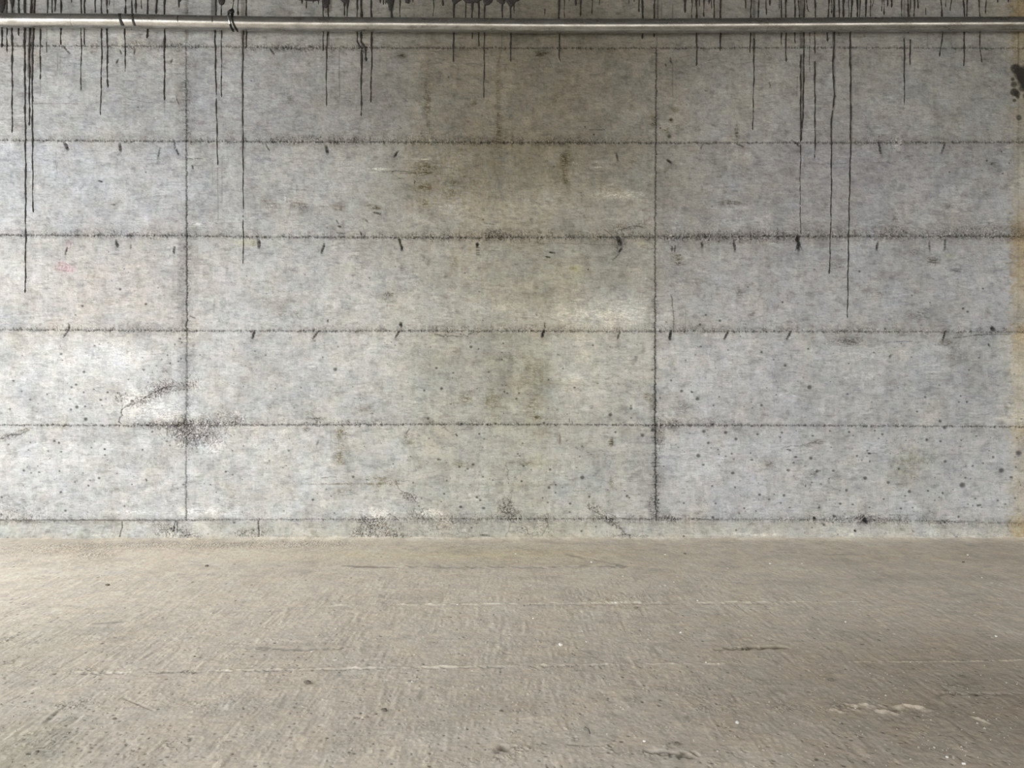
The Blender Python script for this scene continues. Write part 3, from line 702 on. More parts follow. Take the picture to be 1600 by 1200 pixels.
# dense in view, coarse beyond it
wxs = wx(W.u); wzs = wz(W.v)
ex_l = np.linspace(-9.6, wxs[0], 26)[:-1]; ex_r = np.linspace(wxs[-1], 30.0, 60)[1:]
X = np.concatenate([ex_l, wxs, ex_r])
pad = lambda a: np.concatenate([np.repeat(a[:, :60].mean(1, keepdims=True), len(ex_l), 1), a, np.repeat(a[:, -60:].mean(1, keepdims=True), len(ex_r), 1)], 1)
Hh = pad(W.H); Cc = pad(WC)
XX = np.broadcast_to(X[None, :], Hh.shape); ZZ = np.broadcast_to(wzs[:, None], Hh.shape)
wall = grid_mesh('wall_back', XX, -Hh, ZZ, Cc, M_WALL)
tag(wall, 'grey cast concrete retaining wall with horizontal seams and tar runs', 'wall', kind='structure')
# wall body behind the cast face
def box(name, x0, x1, y0, y1, z0, z1, mat, parent=None):
    v = [(x, y, z) for x in (x0, x1) for y in (y0, y1) for z in (z0, z1)]
    f = [(0, 1, 3, 2), (4, 6, 7, 5), (0, 4, 5, 1), (2, 3, 7, 6), (0, 2, 6, 4), (1, 5, 7, 3)]
    return mesh_obj(name, v, f, mat, parent, smooth=False)

# ------------------------------------------------------------------ floor
FS = 200.0    # samples per metre
F = Canvas(-6.6, 6.6, 0.0, 5.6, FS)      # u = x, v = distance out from the wall
fh, fw = F.h, F.w
def floor_pt(px, py):
    d = CAMZ * FPX / (py - 600.0)
    return (px - 800.0) * d / FPX, CAMD - d
fbig = fnoise(fh, fw, 101, 500, 1.7, .6, 1)
fmid = fnoise(fh, fw, 102, 90, 1.5, .8, 1)
fsm = fnoise(fh, fw, 103, 22, 1.1)
ffi = fnoise(fh, fw, 104, 6, .7)
rib = fnoise(fh, fw, 105, 22, 1.6, 1.0, 7.0, 5.0)      # combed ridges running out from the wall
rib2 = fnoise(fh, fw, 110, 9, 1.2, 1.0, 5.0, 2.5)
cross = fnoise(fh, fw, 106, 12, 1.3, 8.0, 1.0)    # sweeps lying along the wall
lump = fnoise(fh, fw, 107, 14, 1.0)
FV = F.v[:, None]; FU = F.u[None, :]
ribm = sstep(0.7, 2.2, FV) * sstep(-1.0, 1.2, fnoise(fh, fw, 112, 200, 1.6))
F.L += 0.04 * fbig + 0.035 * fmid + 0.022 * fsm + 0.024 * ffi + 0.025 * cross
for sd, lo, a in ((121, 120, -.09), (122, 40, -.09), (123, 60, .06), (124, 14, -.10)):
    F.L += a * sstep(.7, 1.6, fnoise(fh, fw, sd, lo, 2.0, 1.7, 1.0) + .15 * ffi)
comb_ = np.cos(2 * np.pi * (FU / 0.088 + 0.35 * fnoise(fh, fw, 113, 160, 1.8, 1, 2.0))) * sstep(-.6, .8, fnoise(fh, fw, 114, 150, 1.8, 1, 1.5)) * sstep(-3.4, -1.6, FU) * sstep(5.0, 1.8, FU)
F.L += ribm * (0.035 * rib + 0.014 * rib2 + 0.022 * comb_)
F.H += 0.0007 * ribm * comb_
F.H += ribm * (0.0008 * rib + 0.00012 * rib2) + 0.0006 * fmid + 0.00008 * fsm + 0.00005 * ffi + (0.00015) * cross
near = sstep(1.6, 4.4, FV)
rough_n = sstep(0.2, 1.6, fnoise(fh, fw, 108, 120, 1.4, .5, 1) + near * 0.9 - 0.5)
pit = sstep(1.5, 2.4, lump)
F.L -= 0.40 * pit * rough_n
F.H -= 0.004 * pit * rough_n
chip = sstep(1.9, 2.6, -lump)
F.L += 0.12 * chip * rough_n
F.H += 0.003 * chip * rough_n
fcr = np.exp(-(fnoise(fh, fw, 109, 12, 1.0, 1.6, 1, 2.0) / .30) ** 2)
ft = fnoise(fh, fw, 111, 160, 1.6)
F.T += ft[..., None] * np.array([.010, 0, -.012], np.float32)
fpatch = sstep(-.4, 1.2, fsm)

def fblob(px, py, rx_px, ry_px, L=0, H=0, T=None, mask=None, p=2.0):
    u, v = floor_pt(px, py)
    d = CAMD - v
    rx = rx_px * d / FPX; ry = ry_px * d * d / (FPX * CAMZ)
    q = F.win(u - 2.2 * rx, u + 2.2 * rx, v - 2.2 * ry, v + 2.2 * ry)
    if q is None: return
    sj, si, UU, VV = q
    m = np.exp(-(((UU - u) / rx) ** 2 + ((VV - v) / ry) ** 2) ** (p / 2)).astype(np.float32)
    if mask is not None: m = m * mask[sj, si]
    F.add(sj, si, m, L, H, T)
def fline(pts, w_px, L=0, H=0, T=None, broken=0.0, seed=0, jit=0.0):
    r = rng(seed + int(pts[0][0]) + 3)
    for (a, b) in zip(pts[:-1], pts[1:]):
        n = max(1, int(math.hypot(b[0] - a[0], b[1] - a[1]) / 7))
        for i in range(n):
            if r.random() < broken: continue
            p0 = floor_pt(a[0] + (b[0] - a[0]) * i / n, a[1] + (b[1] - a[1]) * i / n + r.normal() * jit)
            p1 = floor_pt(a[0] + (b[0] - a[0]) * (i + 1) / n, a[1] + (b[1] - a[1]) * (i + 1) / n + r.normal() * jit)
            d = CAMD - p0[1]
            # width is measured down the picture, so it lies along the depth of the floor
            ww = w_px * d * d / (FPX * CAMZ) * r.uniform(.7, 1.3)
            F.line([p0, p1], ww, L=L * r.uniform(.6, 1.3), H=H, T=T, soft=ww * .6 + .004)

# damp and dusty zones, and a painted light falloff on the near right
fblob(700, 868, 260, 9, T=(.03, .015, -.08), L=.02)
fblob(840, 862, 120, 8, L=-.10, T=(.03, .01, -.07), mask=fpatch + .4)
fblob(250, 862, 260, 12, L=.08, T=(.03, 0, -.02))
fblob(1450, 870, 260, 12, L=-.06, T=(.01, 0, -.03))
fblob(1480, 905, 240, 10, L=-.10)
fblob(900, 880, 110, 4, L=-.14, T=(.02, 0, -.05), mask=fpatch + .3)
fblob(60, 1000, 120, 50, L=-.10, T=(-.01, .01, -.02), mask=fpatch + .3)
fblob(800, 1110, 120, 14, L=-.12, T=(.02, 0, -.03), mask=fpatch + .2)
fblob(1480, 1020, 180, 20, L=-.06, T=(.01, 0, -.02), mask=fpatch + .3)
fblob(1620, 1130, 480, 180, L=-.55, T=(.04, -.005, -.07), mask=.8 + .3 * fpatch)  # light falling off to the right, painted as darker brown floor
fblob(0, 1185, 90, 60, L=-.2, T=(-.03, .01, -.03))
# thin pale joints lying along the wall
fline([(470, 946), (800, 943), (1000, 941), (1200, 940), (1340, 940)], 1.6, L=.16, H=.004, broken=.6, jit=.5)
fline([(800, 945), (1200, 943)], 1.2, L=-.35, H=-.004, broken=.55, jit=.6)
fline([(120, 1050), (240, 1051), (400, 1046), (640, 1042), (800, 1040), (1000, 1037), (1130, 1036)], 2.0, L=.13, H=.003, broken=.5, jit=.6)
fline([(130, 1053), (400, 1048), (640, 1044), (800, 1042), (960, 1039)], 1.6, L=-.4, H=-.005, broken=.45, jit=.7)
fline([(1330, 1034), (1440, 1034), (1600, 1031)], 1.4, L=.12, H=.003, broken=.3, jit=.4)
fline([(600, 884), (760, 887), (980, 884)], 1.5, L=-.3, H=-.004, broken=.4, jit=.8)
fline([(540, 884), (620, 886)], 2.0, L=-.35, H=-.004, broken=.2, jit=.8)
fline([(890, 866), (940, 876), (980, 884)], 2.0, L=-.2, H=-.003, broken=.2, jit=.5)
fline([(1200, 861), (1280, 866), (1340, 866)], 1.2, L=-.25, H=-.003, broken=.3, jit=.5)
fline([(1120, 1014), (1180, 1013), (1215, 1011), (1230, 1012)], 3.0, L=-.5, H=-.006, broken=.2, jit=1.2, T=(.02, 0, -.08))
fline([(1460, 1084), (1560, 1084), (1600, 1083)], 2.2, L=-.4, H=-.006, broken=.3, jit=1.2)
fline([(1500, 1032), (1560, 1030)], 1.4, L=-.4, H=-.004, broken=.3, jit=.6)
fline([(150, 974), (200, 970)], 2.4, L=-.22, H=-.003, broken=.1)
fline([(380, 1012), (480, 1015), (560, 1012)], 2.2, L=-.28, H=-.004, broken=.3, jit=1.4)
fline([(890, 1163), (935, 1165)], 1.8, L=-.4, H=-.004, broken=.1)
fline([(990, 1172), (1090, 1180)], 3.0, L=-.55, H=-.008, broken=.35, jit=2.5)
fline([(1330, 1104), (1420, 1104), (1460, 1112)], 3.5, L=.16, H=.006, broken=.3, jit=1.5)
fline([(1300, 1110), (1400, 1112)], 3.0, L=.14, H=.006, broken=.3, jit=2.0)
fline([(1520, 1120), (1545, 1130)], 2.0, L=.2, H=.005, broken=.2)
fline([(770, 1172), (800, 1168)], 6.0, L=-.45, H=-.006, broken=.2, jit=2)
fline([(193, 1090), (240, 1110)], 1.6, L=-.2, H=-.003)
fline([(72, 1127), (92, 1111)], 2.5, L=-.4, H=-.004)
# crumbled places
for (x, y, rx, ry, a) in [(105, 1103, 24, 6, 1.5), (135, 1094, 12, 4, 1.3), (80, 858, 90, 10, .9), (150, 868, 34, 6, 1.2), (300, 852, 200, 7, .8), (480, 850, 100, 5, .8), (30, 880, 50, 6, .5), (5, 1001, 12, 6, 1.3), (8, 1036, 14, 4, 1.3),
                          (50, 1045, 40, 8, .6), (130, 1048, 22, 7, .9), (292, 1050, 12, 4, 1.1), (1490, 1072, 18, 9, 1.1), (1500, 1085, 22, 3, 1.0), (1320, 1105, 28, 8, .8),
                          (1215, 1108, 14, 7, .8), (1080, 1085, 20, 10, .6), (1095, 1108, 14, 5, .8), (1240, 1105, 18, 7, .7), (940, 938, 50, 6, .7), (900, 925, 30, 6, .5),
                          (1000, 932, 20, 4, .9), (1070, 1000, 14, 6, .6), (1160, 1012, 20, 5, .9), (820, 1172, 26, 8, .9), (790, 1185, 30, 8, .7), (258, 1165, 10, 7, 1.1),
                          (298, 1064 + 102, 8, 4, .8), (60, 1160, 60, 20, .5), (330, 1100, 80, 14, .4), (1450, 1015, 60, 6, .45), (1150, 1065, 60, 14, .35), (945, 1165, 10, 5, 1.2),
                          (1010, 1178, 12, 5, 1.0), (1050, 1165, 14, 6, .6), (60, 1000, 60, 12, .35), (880, 1042, 60, 5, .4), (980, 1037, 30, 4, .7), (700, 1190, 60, 8, .5),
                          (1130, 1105, 40, 12, .45), (300, 852, 180, 5, .35), (1050, 1075, 30, 6, .5), (1420, 1112, 60, 7, .5), (160, 996, 40, 8, .35)]:
    fblob(x, y, rx, ry, L=-1.2 * a, H=-.006 * a, mask=fcr * sstep(.0, .9, fpatch + .2 * lump), p=3)
    fblob(x, y, rx, ry, L=-.06 * a, H=.004 * a, p=3, mask=fpatch)
# dark little spots
r = rng(404)
for _ in range(850):
    py = 850 + 350 * r.random() ** .6
    fblob(r.uniform(-60, 1660), py, r.uniform(.8, 2.6) * (.6 + (py - 850) / 500), r.uniform(.5, 1.1) * (.7 + (py - 850) / 400), L=-r.uniform(.4, 1.1), H=-.003, p=4)
for _ in range(480):
    py = 860 + 340 * r.random() ** .65
    fblob(r.uniform(-60, 1660), py, r.uniform(.7, 2.0), r.uniform(.5, 1.2), L=r.uniform(.1, .35), H=.003, p=4)

# light falloff painted in: darker towards the viewer, over coarser worn concrete
F.L -= 0.13 * sstep(-2.0, -5.0, FU) * sstep(1.8, 0.2, FV)  # left foot painted darker to tone down the light there
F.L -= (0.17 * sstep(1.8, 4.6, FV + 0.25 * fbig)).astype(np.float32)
fbase = np.array([0.74, 0.66, 0.545], np.float32)
FC = np.clip(fbase * np.exp(np.clip(F.L, -2.2, .5))[..., None] * np.exp(F.T), .015, .8)
# bank of dust lying against the foot of the wall
F.H += 0.02 * np.exp(-FV / 0.06) * (1 + .25 * fbig)
# rows thin out with distance from a standing viewer; coarse apron beyond
rows = []
v = 0.0
while v < 5.58:
    rows.append(v)
    v += max(0.005, 0.0011 * (CAMD - v) ** 2 / 6.0)
rows = np.array(rows)
fi = np.clip(rows * FS, 0, fh - 1.001); j0 = fi.astype(int); tt = (fi - j0)[:, None].astype(np.float32)
Hs = F.H[j0] * (1 - tt) + F.H[j0 + 1] * tt
Cs = FC[j0] * (1 - tt[..., None]) + FC[j0 + 1] * tt[..., None]
far = np.array([6.2, 7, 8, 9.5, 12, 15, 20, 30, 60.0])
Hs = np.concatenate([Hs, np.zeros((len(far), fw), np.float32)], 0)
meanc = FC[-200:].mean((0, 1))
Cs = np.concatenate([Cs, np.broadcast_to(meanc, (len(far), fw, 3))], 0)
Yr = np.concatenate([[-0.0], rows[1:], far])
exl = np.array([-45, -25, -15, -10, -8.]); exr = np.array([8., 10, 15, 25, 45])
X = np.concatenate([exl, F.u, exr])
Hs = np.concatenate([np.zeros((len(Yr), 5)), Hs, np.zeros((len(Yr), 5))], 1)
Cs = np.concatenate([np.broadcast_to(meanc, (len(Yr), 5, 3)), Cs, np.broadcast_to(meanc, (len(Yr), 5, 3))], 1)
floor = grid_mesh('floor', np.broadcast_to(X[None, :], Hs.shape), np.broadcast_to(-Yr[:, None], Hs.shape) + 0, Hs, Cs, M_FLOOR)
tag(floor, 'dusty beige concrete floor with combed ridges and grit', 'floor', kind='structure')

# bridge deck overhead; unseen beam and rear wall added to block light
deck = box('ceiling', -9.6, 30, -13.0, 0.5, DECK_Z, DECK_Z + .9, M_DECK)
tag(deck, 'grey concrete deck over the underpass', 'ceiling', kind='structure')

beam = box('shade_beam', -9.6, 30, -13.4, -13.0, 4.5, DECK_Z, M_DECK)
tag(beam, 'unseen concrete beam added behind the camera to shade the upper wall', 'beam', kind='structure')
rear_blocker = box('shade_wall_rear', 15.0, 30, -13.4, -13.0, 0, 4.5, M_DECK)
tag(rear_blocker, 'unseen wall added behind the camera to cut light from the right', 'wall', kind='structure')

# ------------------------------------------------------------------ tar runs (parts of the wall, thick dried tar standing on its face)
def tar_run(pts, wd, seed, name='tar_drip', taper=True, mat=M_TAR):
    """pts in photo pixels on the wall plane; wd = width there"""
    r = rng(9000 + seed)
    P = []
    for a, b in zip(pts[:-1], pts[1:]):
        n = max(1, int(math.hypot(b[0] - a[0], b[1] - a[1]) / 3.5))
        for i in range(n): P.append((a[0] + (b[0] - a[0]) * i / n, a[1] + (b[1] - a[1]) * i / n))
    P.append(pts[-1])
    n = len(P)
    ph = r.uniform(0, 6, 3)
    V_, F_ = [], []
    K = 7
    tot = n - 1 if n > 1 else 1
    for i, (x, y) in enumerate(P):
        t = i / tot
        x += .35 * math.sin(y / 9 + ph[0]) + .2 * math.sin(y / 3.1 + ph[1])
        ww = wd * (1 + .18 * math.sin(y / 5.3 + ph[2]) + .16 * r.normal())
        if taper: ww *= 1.15 - .40 * t
        if i == n - 2 and n > 4: ww *= 1.35
        if i == n - 1: ww *= .55
        ww = max(ww, .7)
        th = min(ww * .42, 2.2)
        for k in range(K):
            a = math.pi * k / (K - 1)
            V_.append((wx(x - math.cos(a) * ww / 2), 0.004 - (math.sin(a) * th + .4) * PX, wz(y)))
    for i in range(n - 1):
        for k in range(K - 1):
            a = i * K + k
            F_.append((a, a + K, a + K + 1, a + 1))
    e = (n - 1) * K
    F_.append(tuple(range(e, e + K)))
    F_.append(tuple(reversed(range(0, K))))
    return mesh_obj(name, V_, F_, mat, wall)

T0 = -14
RUNS = [  # long and short tar runs: points, width
 ([(3, T0), (3, 74)], 3.4), ([(11, T0), (11, 82)], 2.4), ([(19, T0), (19, 120), (19, 208)], 2.9), ([(29.5, T0), (29.5, 56)], 3.2), ([(39, T0), (38.5, 60), (40, 250), (40, 380), (39.5, 458)], 2.9),
 ([(50, T0), (46, 60), (46, 120), (46, 197)], 3.0), ([(55, T0), (52, 60), (50.5, 120), (51, 260), (51.5, 332)], 2.7), ([(53.5, 40), (53, 62)], 2.2), ([(63, 45), (63, 90), (63, 125)], 2.4), ([(73, 66), (73, 82)], 1.2),
 ([(74.5, T0), (74.5, 24)], 2.8), ([(80, T0), (82, 22)], 2.6), ([(88, T0), (86, 20)], 2.8), ([(96, T0), (95, 70)], 3.0), ([(112, T0), (112, 5)], 2.0),
 ([(127, T0), (127, 80), (126, 142)], 2.2), ([(134, T0), (132, 10), (132, 70)], 2.7), ([(149, T0), (149, 21)], 2.3), ([(158.5, T0), (159, 90), (157, 180)], 2.3), ([(167, T0), (168, 137)], 2.9),
 ([(171, T0), (171, 9)], 2.2), ([(197, T0), (195, 45), (196, 112)], 2.6), ([(206.5, T0), (206, 22), (205.5, 47)], 2.5), ([(212, T0), (212, 22)], 2.8), ([(221, T0), (221, 14)], 1.6),
 ([(231, T0), (231, 22), (230, 60)], 3.4), ([(245, T0), (244, 22)], 3.6), ([(257, T0), (257, 90), (257, 157)], 3.1), ([(280, T0), (280, 12)], 3.6), ([(338, T0), (337, 24), (336, 60), (340, 258)], 2.4),
 ([(346, T0), (346, 152)], 1.8), ([(364, T0), (364, 22)], 1.2), ([(372, T0), (372, 24)], 2.5), ([(385, T0), (385, 75)], 2.4), ([(380, 45), (379, 120), (380, 300), (380, 412)], 2.1),
 ([(479, T0), (479, 14)], 1.8), ([(505, T0), (505, 81)], 2.3), ([(513, T0), (513, 30), (511, 72), (510, 90), (510, 166)], 2.3), ([(538, T0), (538, 25)], 3.0), ([(543, T0), (542.5, 26)], 3.0),
 ([(558, T0), (558, 65), (561, 72), (566, 77)], 2.8), ([(564.5, T0), (564.5, 66), (570, 74), (572, 96)], 3.6), ([(565, 78), (564.5, 130), (564.5, 182)], 2.7), ([(580, T0), (581, 90), (579, 160)], 2.9), ([(615, T0), (612, 14), (612, 30)], 3.2),
 ([(625, T0), (625, 29)], 2.1), ([(676, T0), (678, 10), (677, 26)], 1.8), ([(692, T0), (692, 9)], 2.8), ([(710, T0), (709, 30), (708.5, 97)], 3.1), ([(728, T0), (728, 30)], 2.4),
 ([(738, T0), (737.5, 61)], 3.2), ([(748, T0), (748, 73)], 2.8), ([(759, T0), (757, 25), (756, 154)], 2.1), ([(785, T0), (785, 29)], 2.4), ([(798, T0), (798, 97)], 3.0),
 ([(804, T0), (803, 21)], 2.4), ([(851, 14), (851, 24)], 1.4), ([(873, T0), (874, 90), (876, 97)], 2.9), ([(882, T0), (882, 28)], 1.8), ([(900, T0), (900, 9)], 2.8),
 ([(907, T0), (907, 26)], 2.6), ([(925, T0), (925, 22)], 2.2), ([(937, T0), (937, 9)], 1.6), ([(983, T0), (983, 7)], 1.8), ([(998, T0), (998, 20)], 2.6),
 ([(1004, T0), (1004, 61)], 3.1), ([(1023, T0), (1022, 58)], 2.9), ([(1070, T0), (1070, 20)], 4.0), ([(1081, T0), (1081, 29)], 1.8), ([(1088, T0), (1088.5, 103)], 2.8),
 ([(1100, T0), (1100, 27)], 2.3), ([(1108, T0), (1108, 6)], 2.8), ([(1116, T0), (1115.5, 30)], 2.5), ([(1126, T0), (1125.5, 80)], 3.0), ([(1165, T0), (1165, 14)], 2.1),
 ([(1174, T0), (1172, 83)], 2.4), ([(1178, 60), (1178, 110), (1176, 205)], 1.9), ([(1185, T0), (1185, 29)], 2.5), ([(1203, T0), (1203, 9)], 2.8), ([(1221, T0), (1221, 72)], 2.3),
 ([(1228, T0), (1228, 97)], 2.5), ([(1242, T0), (1242, 70)], 2.3), ([(1257, T0), (1256, 30), (1256, 95), (1255, 170), (1252, 220)], 2.4), ([(1251, 86), (1251, 222)], 2.2), ([(1251, 226), (1250, 300), (1251, 366)], 1.4),
 ([(1274, T0), (1273, 84)], 2.2), ([(1273, 96), (1273.5, 219), (1273, 248)], 2.3), ([(1297, T0), (1293, 30), (1293, 65)], 2.6), ([(1303, T0), (1303, 70), (1301, 110), (1304, 150), (1299, 185), (1299, 300), (1296, 428)], 2.2), ([(1311, T0), (1311, 57)], 2.3),
 ([(1318, T0), (1318, 28)], 3.8), ([(1332, T0), (1328, 60), (1329, 130), (1329, 230), (1326, 360), (1324, 498)], 2.3), ([(1413, 60), (1413, 164)], 2.0), ([(1422, 62), (1422, 103)], 2.2), ([(1419, T0), (1419, 52)], 2.7),
 ([(1468, T0), (1472, 20), (1472, 60), (1468, 89)], 2.5), ([(1505, T0), (1507, 27), (1506, 103)], 2.6), ([(1529, T0), (1531, 28), (1531, 73), (1534, 98)], 2.1), ([(1265, 50), (1265, 115)], 1.1), ([(1339, T0), (1340, 28)], 3.0),
]
EXTRA = [([(1197, T0), (1197, 24)], 2.0), ([(1218, T0), (1218, 15)], 1.5), ([(1246, T0), (1249, 28)], 2.0), ([(1260, T0), (1261, 14), (1264, 19)], 1.7), ([(1299, T0), (1299, 22)], 1.8),
 ([(1326, T0), (1326, 28)], 1.4), ([(1330, T0), (1330, 28)], 1.6), ([(1344, T0), (1343, 28)], 2.0), ([(1353, T0), (1353, 27)], 3.0), ([(1360, T0), (1360, 28)], 1.8), ([(1378, T0), (1378, 19)], 1.8),
 ([(1381, T0), (1381, 24)], 2.0), ([(1387, T0), (1387, 10)], 2.4), ([(1393, T0), (1393, 12)], 2.6), ([(1409, T0), (1409, 28)], 1.6), ([(1423, T0), (1422, 28)], 1.6), ([(1429, T0), (1428, 27)], 2.4),
 ([(1434, T0), (1434, 14)], 2.0), ([(1446, 12), (1447, 24)], 2.0), ([(1478, T0), (1478, 11)], 1.6), ([(1488, T0), (1485, 17)], 2.2), ([(1511, T0), (1511, 27)], 2.0), ([(1541, T0), (1540, 22)], 1.8),
 ([(1560, T0), (1559, 5)], 1.5), ([(472, T0), (472, 6)], 2.2), ([(489, T0), (489, 5)], 2.2), ([(497, T0), (497, 7)], 2.4), ([(593, T0), (594, 5)], 2.4), ([(598, T0), (599, 8)], 2.2), ([(603, T0), (603, 7)], 2.4),
 ([(645, T0), (645, 4)], 2.0), ([(890, T0), (890, 3)], 2.0), ([(991, T0), (991, 3)], 2.4), ([(1092, T0), (1093, 10)], 1.8), ([(1111, T0), (1112, 14)], 1.5), ([(1366, T0), (1363, 12)], 1.6), ([(1575, T0), (1576, 4)], 2.2)]
for i, (p, wd) in enumerate(RUNS):
    tar_run(p, wd, i)
# the short remaining runs along the top, one part
joined = []
for i, (p, wd) in enumerate(EXTRA):
    o = tar_run(p, wd, 300 + i, 'short_tar_drip')
    joined.append(o)
V_, F_ = [], []
for o in joined:
    b0 = len(V_)
    V_ += [tuple(v.co) for v in o.data.vertices]
    F_ += [tuple(b0 + k for k in p.vertices) for p in o.data.polygons]
    me = o.data; bpy.data.objects.remove(o); bpy.data.meshes.remove(me)
tag(mesh_obj('short_tar_drips', V_, F_, M_TAR, wall), kind='stuff')

# tar masses oozing from the joint under the deck: lobed slabs
def tar_mass(outline, seed):
    """closed outline (photo pixels) -> slab a few centimetres thick with a rounded rim"""
    r = rng(seed)
    cx = sum(p[0] for p in outline) / len(outline); cyy = sum(p[1] for p in outline) / len(outline)
    pts = []
    n = len(outline)
    for i in range(n):
        a, b = outline[i], outline[(i + 1) % n]
        k = max(1, int(math.hypot(b[0] - a[0], b[1] - a[1]) / 2.5))
        for j in range(k):
            t = j / k
            pts.append((a[0] + (b[0] - a[0]) * t + r.normal() * .3, a[1] + (b[1] - a[1]) * t + r.normal() * .3))
    n = len(pts)
    V_, F_ = [], []
    for s, d in ((1.0, 0.0), (.97, 1.2), (.85, 2.2), (.5, 2.8)):
        for (x, y) in pts:
            V_.append((wx(cx + (x - cx) * s), .004 - d * PX, wz(cyy + (y - cyy) * s)))
    for q in range(3):
        for i in range(n):
            j = (i + 1) % n
            F_.append((q * n + i, q * n + j, (q + 1) * n + j, (q + 1) * n + i))
    V_.append((wx(cx), .004 - 3 * PX, wz(cyy)))
    for i in range(n): F_.append((3 * n + i, 3 * n + (i + 1) % n, 4 * n))
    return mesh_obj('tar_mass', V_, F_, M_TAR, wall)
for i, o in enumerate([[(-6, T0), (10, T0), (9, 6), (7, 16), (4, 19), (-4, 19)], [(14, T0), (24, T0), (22, 8), (20, 14), (17, 8)], [(463, T0), (502, T0), (500, 1), (490, 2.5), (478, 1.5), (466, .5)],
                       [(502, T0), (517, T0), (515, 6), (513, 11), (510, 13), (506, 12), (503, 5)], [(528, T0), (548, T0), (546, 2), (542, 6), (537, 5), (532, 1)],
                       [(603, T0), (618, T0), (616, 5), (613, 15), (610, 17), (607, 10), (604, 3)], [(632, T0), (642, T0), (640, 5), (637, 6), (633, 4)],
                       [(705, T0), (724, T0), (722, 0), (716, 3), (712, 7), (708, 7), (706, 2)], [(722, T0), (754, T0), (752, 1), (746, 5), (738, 3.5), (733, 6), (728, 5), (724, 1)],
                       [(752, T0), (774, T0), (770, 2), (765, 8), (759, 9), (755, 4)], [(772, T0), (792, T0), (790, 3), (787, 7), (783, 6), (776, 2)],
                       [(788, T0), (814, T0), (812, 1), (806, 3), (803, 8), (798, 13), (795, 9), (791, 3)], [(276, T0), (285, T0), (283, 1), (281, 4), (278, 2)],
                       [(340, T0), (351, T0), (352, 3), (350, 7), (346, 9), (342, 6)], [(566, T0), (572, T0), (571, -2), (568, 0)]]):
    tar_mass(o, 700 + i)

# ------------------------------------------------------------------ the galvanised pipe
PR = 0.071
PY = -0.135
def pipe_pt(px, py):                        # a pixel seen on the pipe's plane
    d = CAMD + PY
    return ((px - 800) * d / FPX, PY, CAMZ - (py - 600) * d / FPX)
def tube(name, pts, rad, mat, parent=None, n=28, cap=True):
    P = [np.array(p, float) for p in pts]
    V_, F_ = [], []
    up = np.array([0, 0, 1.0])
    prevn = None
    for i, p in enumerate(P):
        t = P[min(i + 1, len(P) - 1)] - P[max(i - 1, 0)]
        t /= np.linalg.norm(t) + 1e-12
        if prevn is None:
            a = up if abs(t[2]) < .9 else np.array([1.0, 0, 0])
            nrm = a - t * a.dot(t)
        else:
            nrm = prevn - t * prevn.dot(t)
        nrm /= np.linalg.norm(nrm) + 1e-12
        prevn = nrm
        bn = np.cross(t, nrm)
        rr = rad(i / (len(P) - 1)) if callable(rad) else rad
        for k in range(n):
            a = 2 * math.pi * k / n
            V_.append(p + rr * (math.cos(a) * nrm + math.sin(a) * bn))
    for i in range(len(P) - 1):
        for k in range(n):
            k2 = (k + 1) % n
            F_.append((i * n + k, i * n + k2, (i + 1) * n + k2, (i + 1) * n + k))
    if cap:
        b1 = len(V_); V_ += V_[:n]; F_.append(tuple(reversed(range(b1, b1 + n))))
        b2 = len(V_); V_ += V_[(len(P) - 1) * n:len(P) * n]; F_.append(tuple(range(b2, b2 + n)))
    return mesh_obj(name, V_, F_, mat, parent)
axis = [(-450, 29), (-100, 31), (0, 32), (200, 33.2), (400, 37), (515, 38), (700, 39.3), (850, 40.7), (1000, 40.7), (1200, 39.5), (1400, 38.2), (1600, 37.4), (1900, 37.4), (2600, 37.4), (5000, 37.4)]
pipe = bpy.data.objects.new('steel_pipe', None); col.objects.link(pipe)
tag(pipe, 'long galvanised steel pipe running horizontally along the top of the concrete wall', 'pipe')
def axis_pts(a, b):
    xs = [a] + [p[0] for p in axis if a < p[0] < b] + [b]
    dense = []
    for u, v in zip(xs[:-1], xs[1:]):
        k = max(1, int((v - u) / 60))
        dense += [u + (v - u) * i / k for i in range(k)]
    dense.append(b)
    ys = np.interp(dense, [p[0] for p in axis], [p[1] for p in axis])
    return [pipe_pt(x, y) for x, y in zip(dense, ys)]
for a, b in ((-450, 114.7), (115.3, 514.6), (515.4, 1196.6), (1197.4, 2400)):
    tube('pipe_section', axis_pts(a, b), PR, M_PIPE, pipe)
for x in (115, 515, 1197):
    tube('joint_ring', axis_pts(x - 1.2, x + 1.2), PR - .004, M_PIPE, pipe)
# tar that ran across the pipe
def band_on_pipe(name, x_top, x_bot, wpx, mat, parent, a0=-15, a1=150, lift=.004, n=26, yoff=0.0):
    """a strip over the pipe's front, from angle a0 (top) to a1 (under)"""
    V_, F_ = [], []
    for i in range(n + 1):
        t = i / n
        ang = math.radians(a0 + (a1 - a0) * t)
        s = t * t * (3 - 2 * t)
        x = x_top + (x_bot - x_top) * s
        c = pipe_pt(x, np.interp(x, [q[0] for q in axis], [q[1] for q in axis]))
        ww = wpx * (1.1 + .18 * math.sin(7 * t + x_top)) * PX
        for k, (dx, dl) in enumerate(((-.5, -.001), (-.3, lift * .8), (0, lift), (.3, lift * .8), (.5, -.001))):
            rr = PR + dl
            V_.append((c[0] + dx * ww, c[1] - rr * math.sin(ang), c[2] + rr * math.cos(ang)))
    for i in range(n):
        for k in range(4):
            a = i * 5 + k
            F_.append((a, a + 5, a + 6, a + 1))
    return mesh_obj(name, V_, F_, mat, parent)
band_on_pipe('tar_streak', 188.5, 194.5, 5.4, M_TAR, pipe)
band_on_pipe('tar_streak', 209.5, 213.5, 3.6, M_TAR, pipe)
band_on_pipe('tar_streak', 281.5, 282, 1.6, M_TAR, pipe, 50, 110, .002)
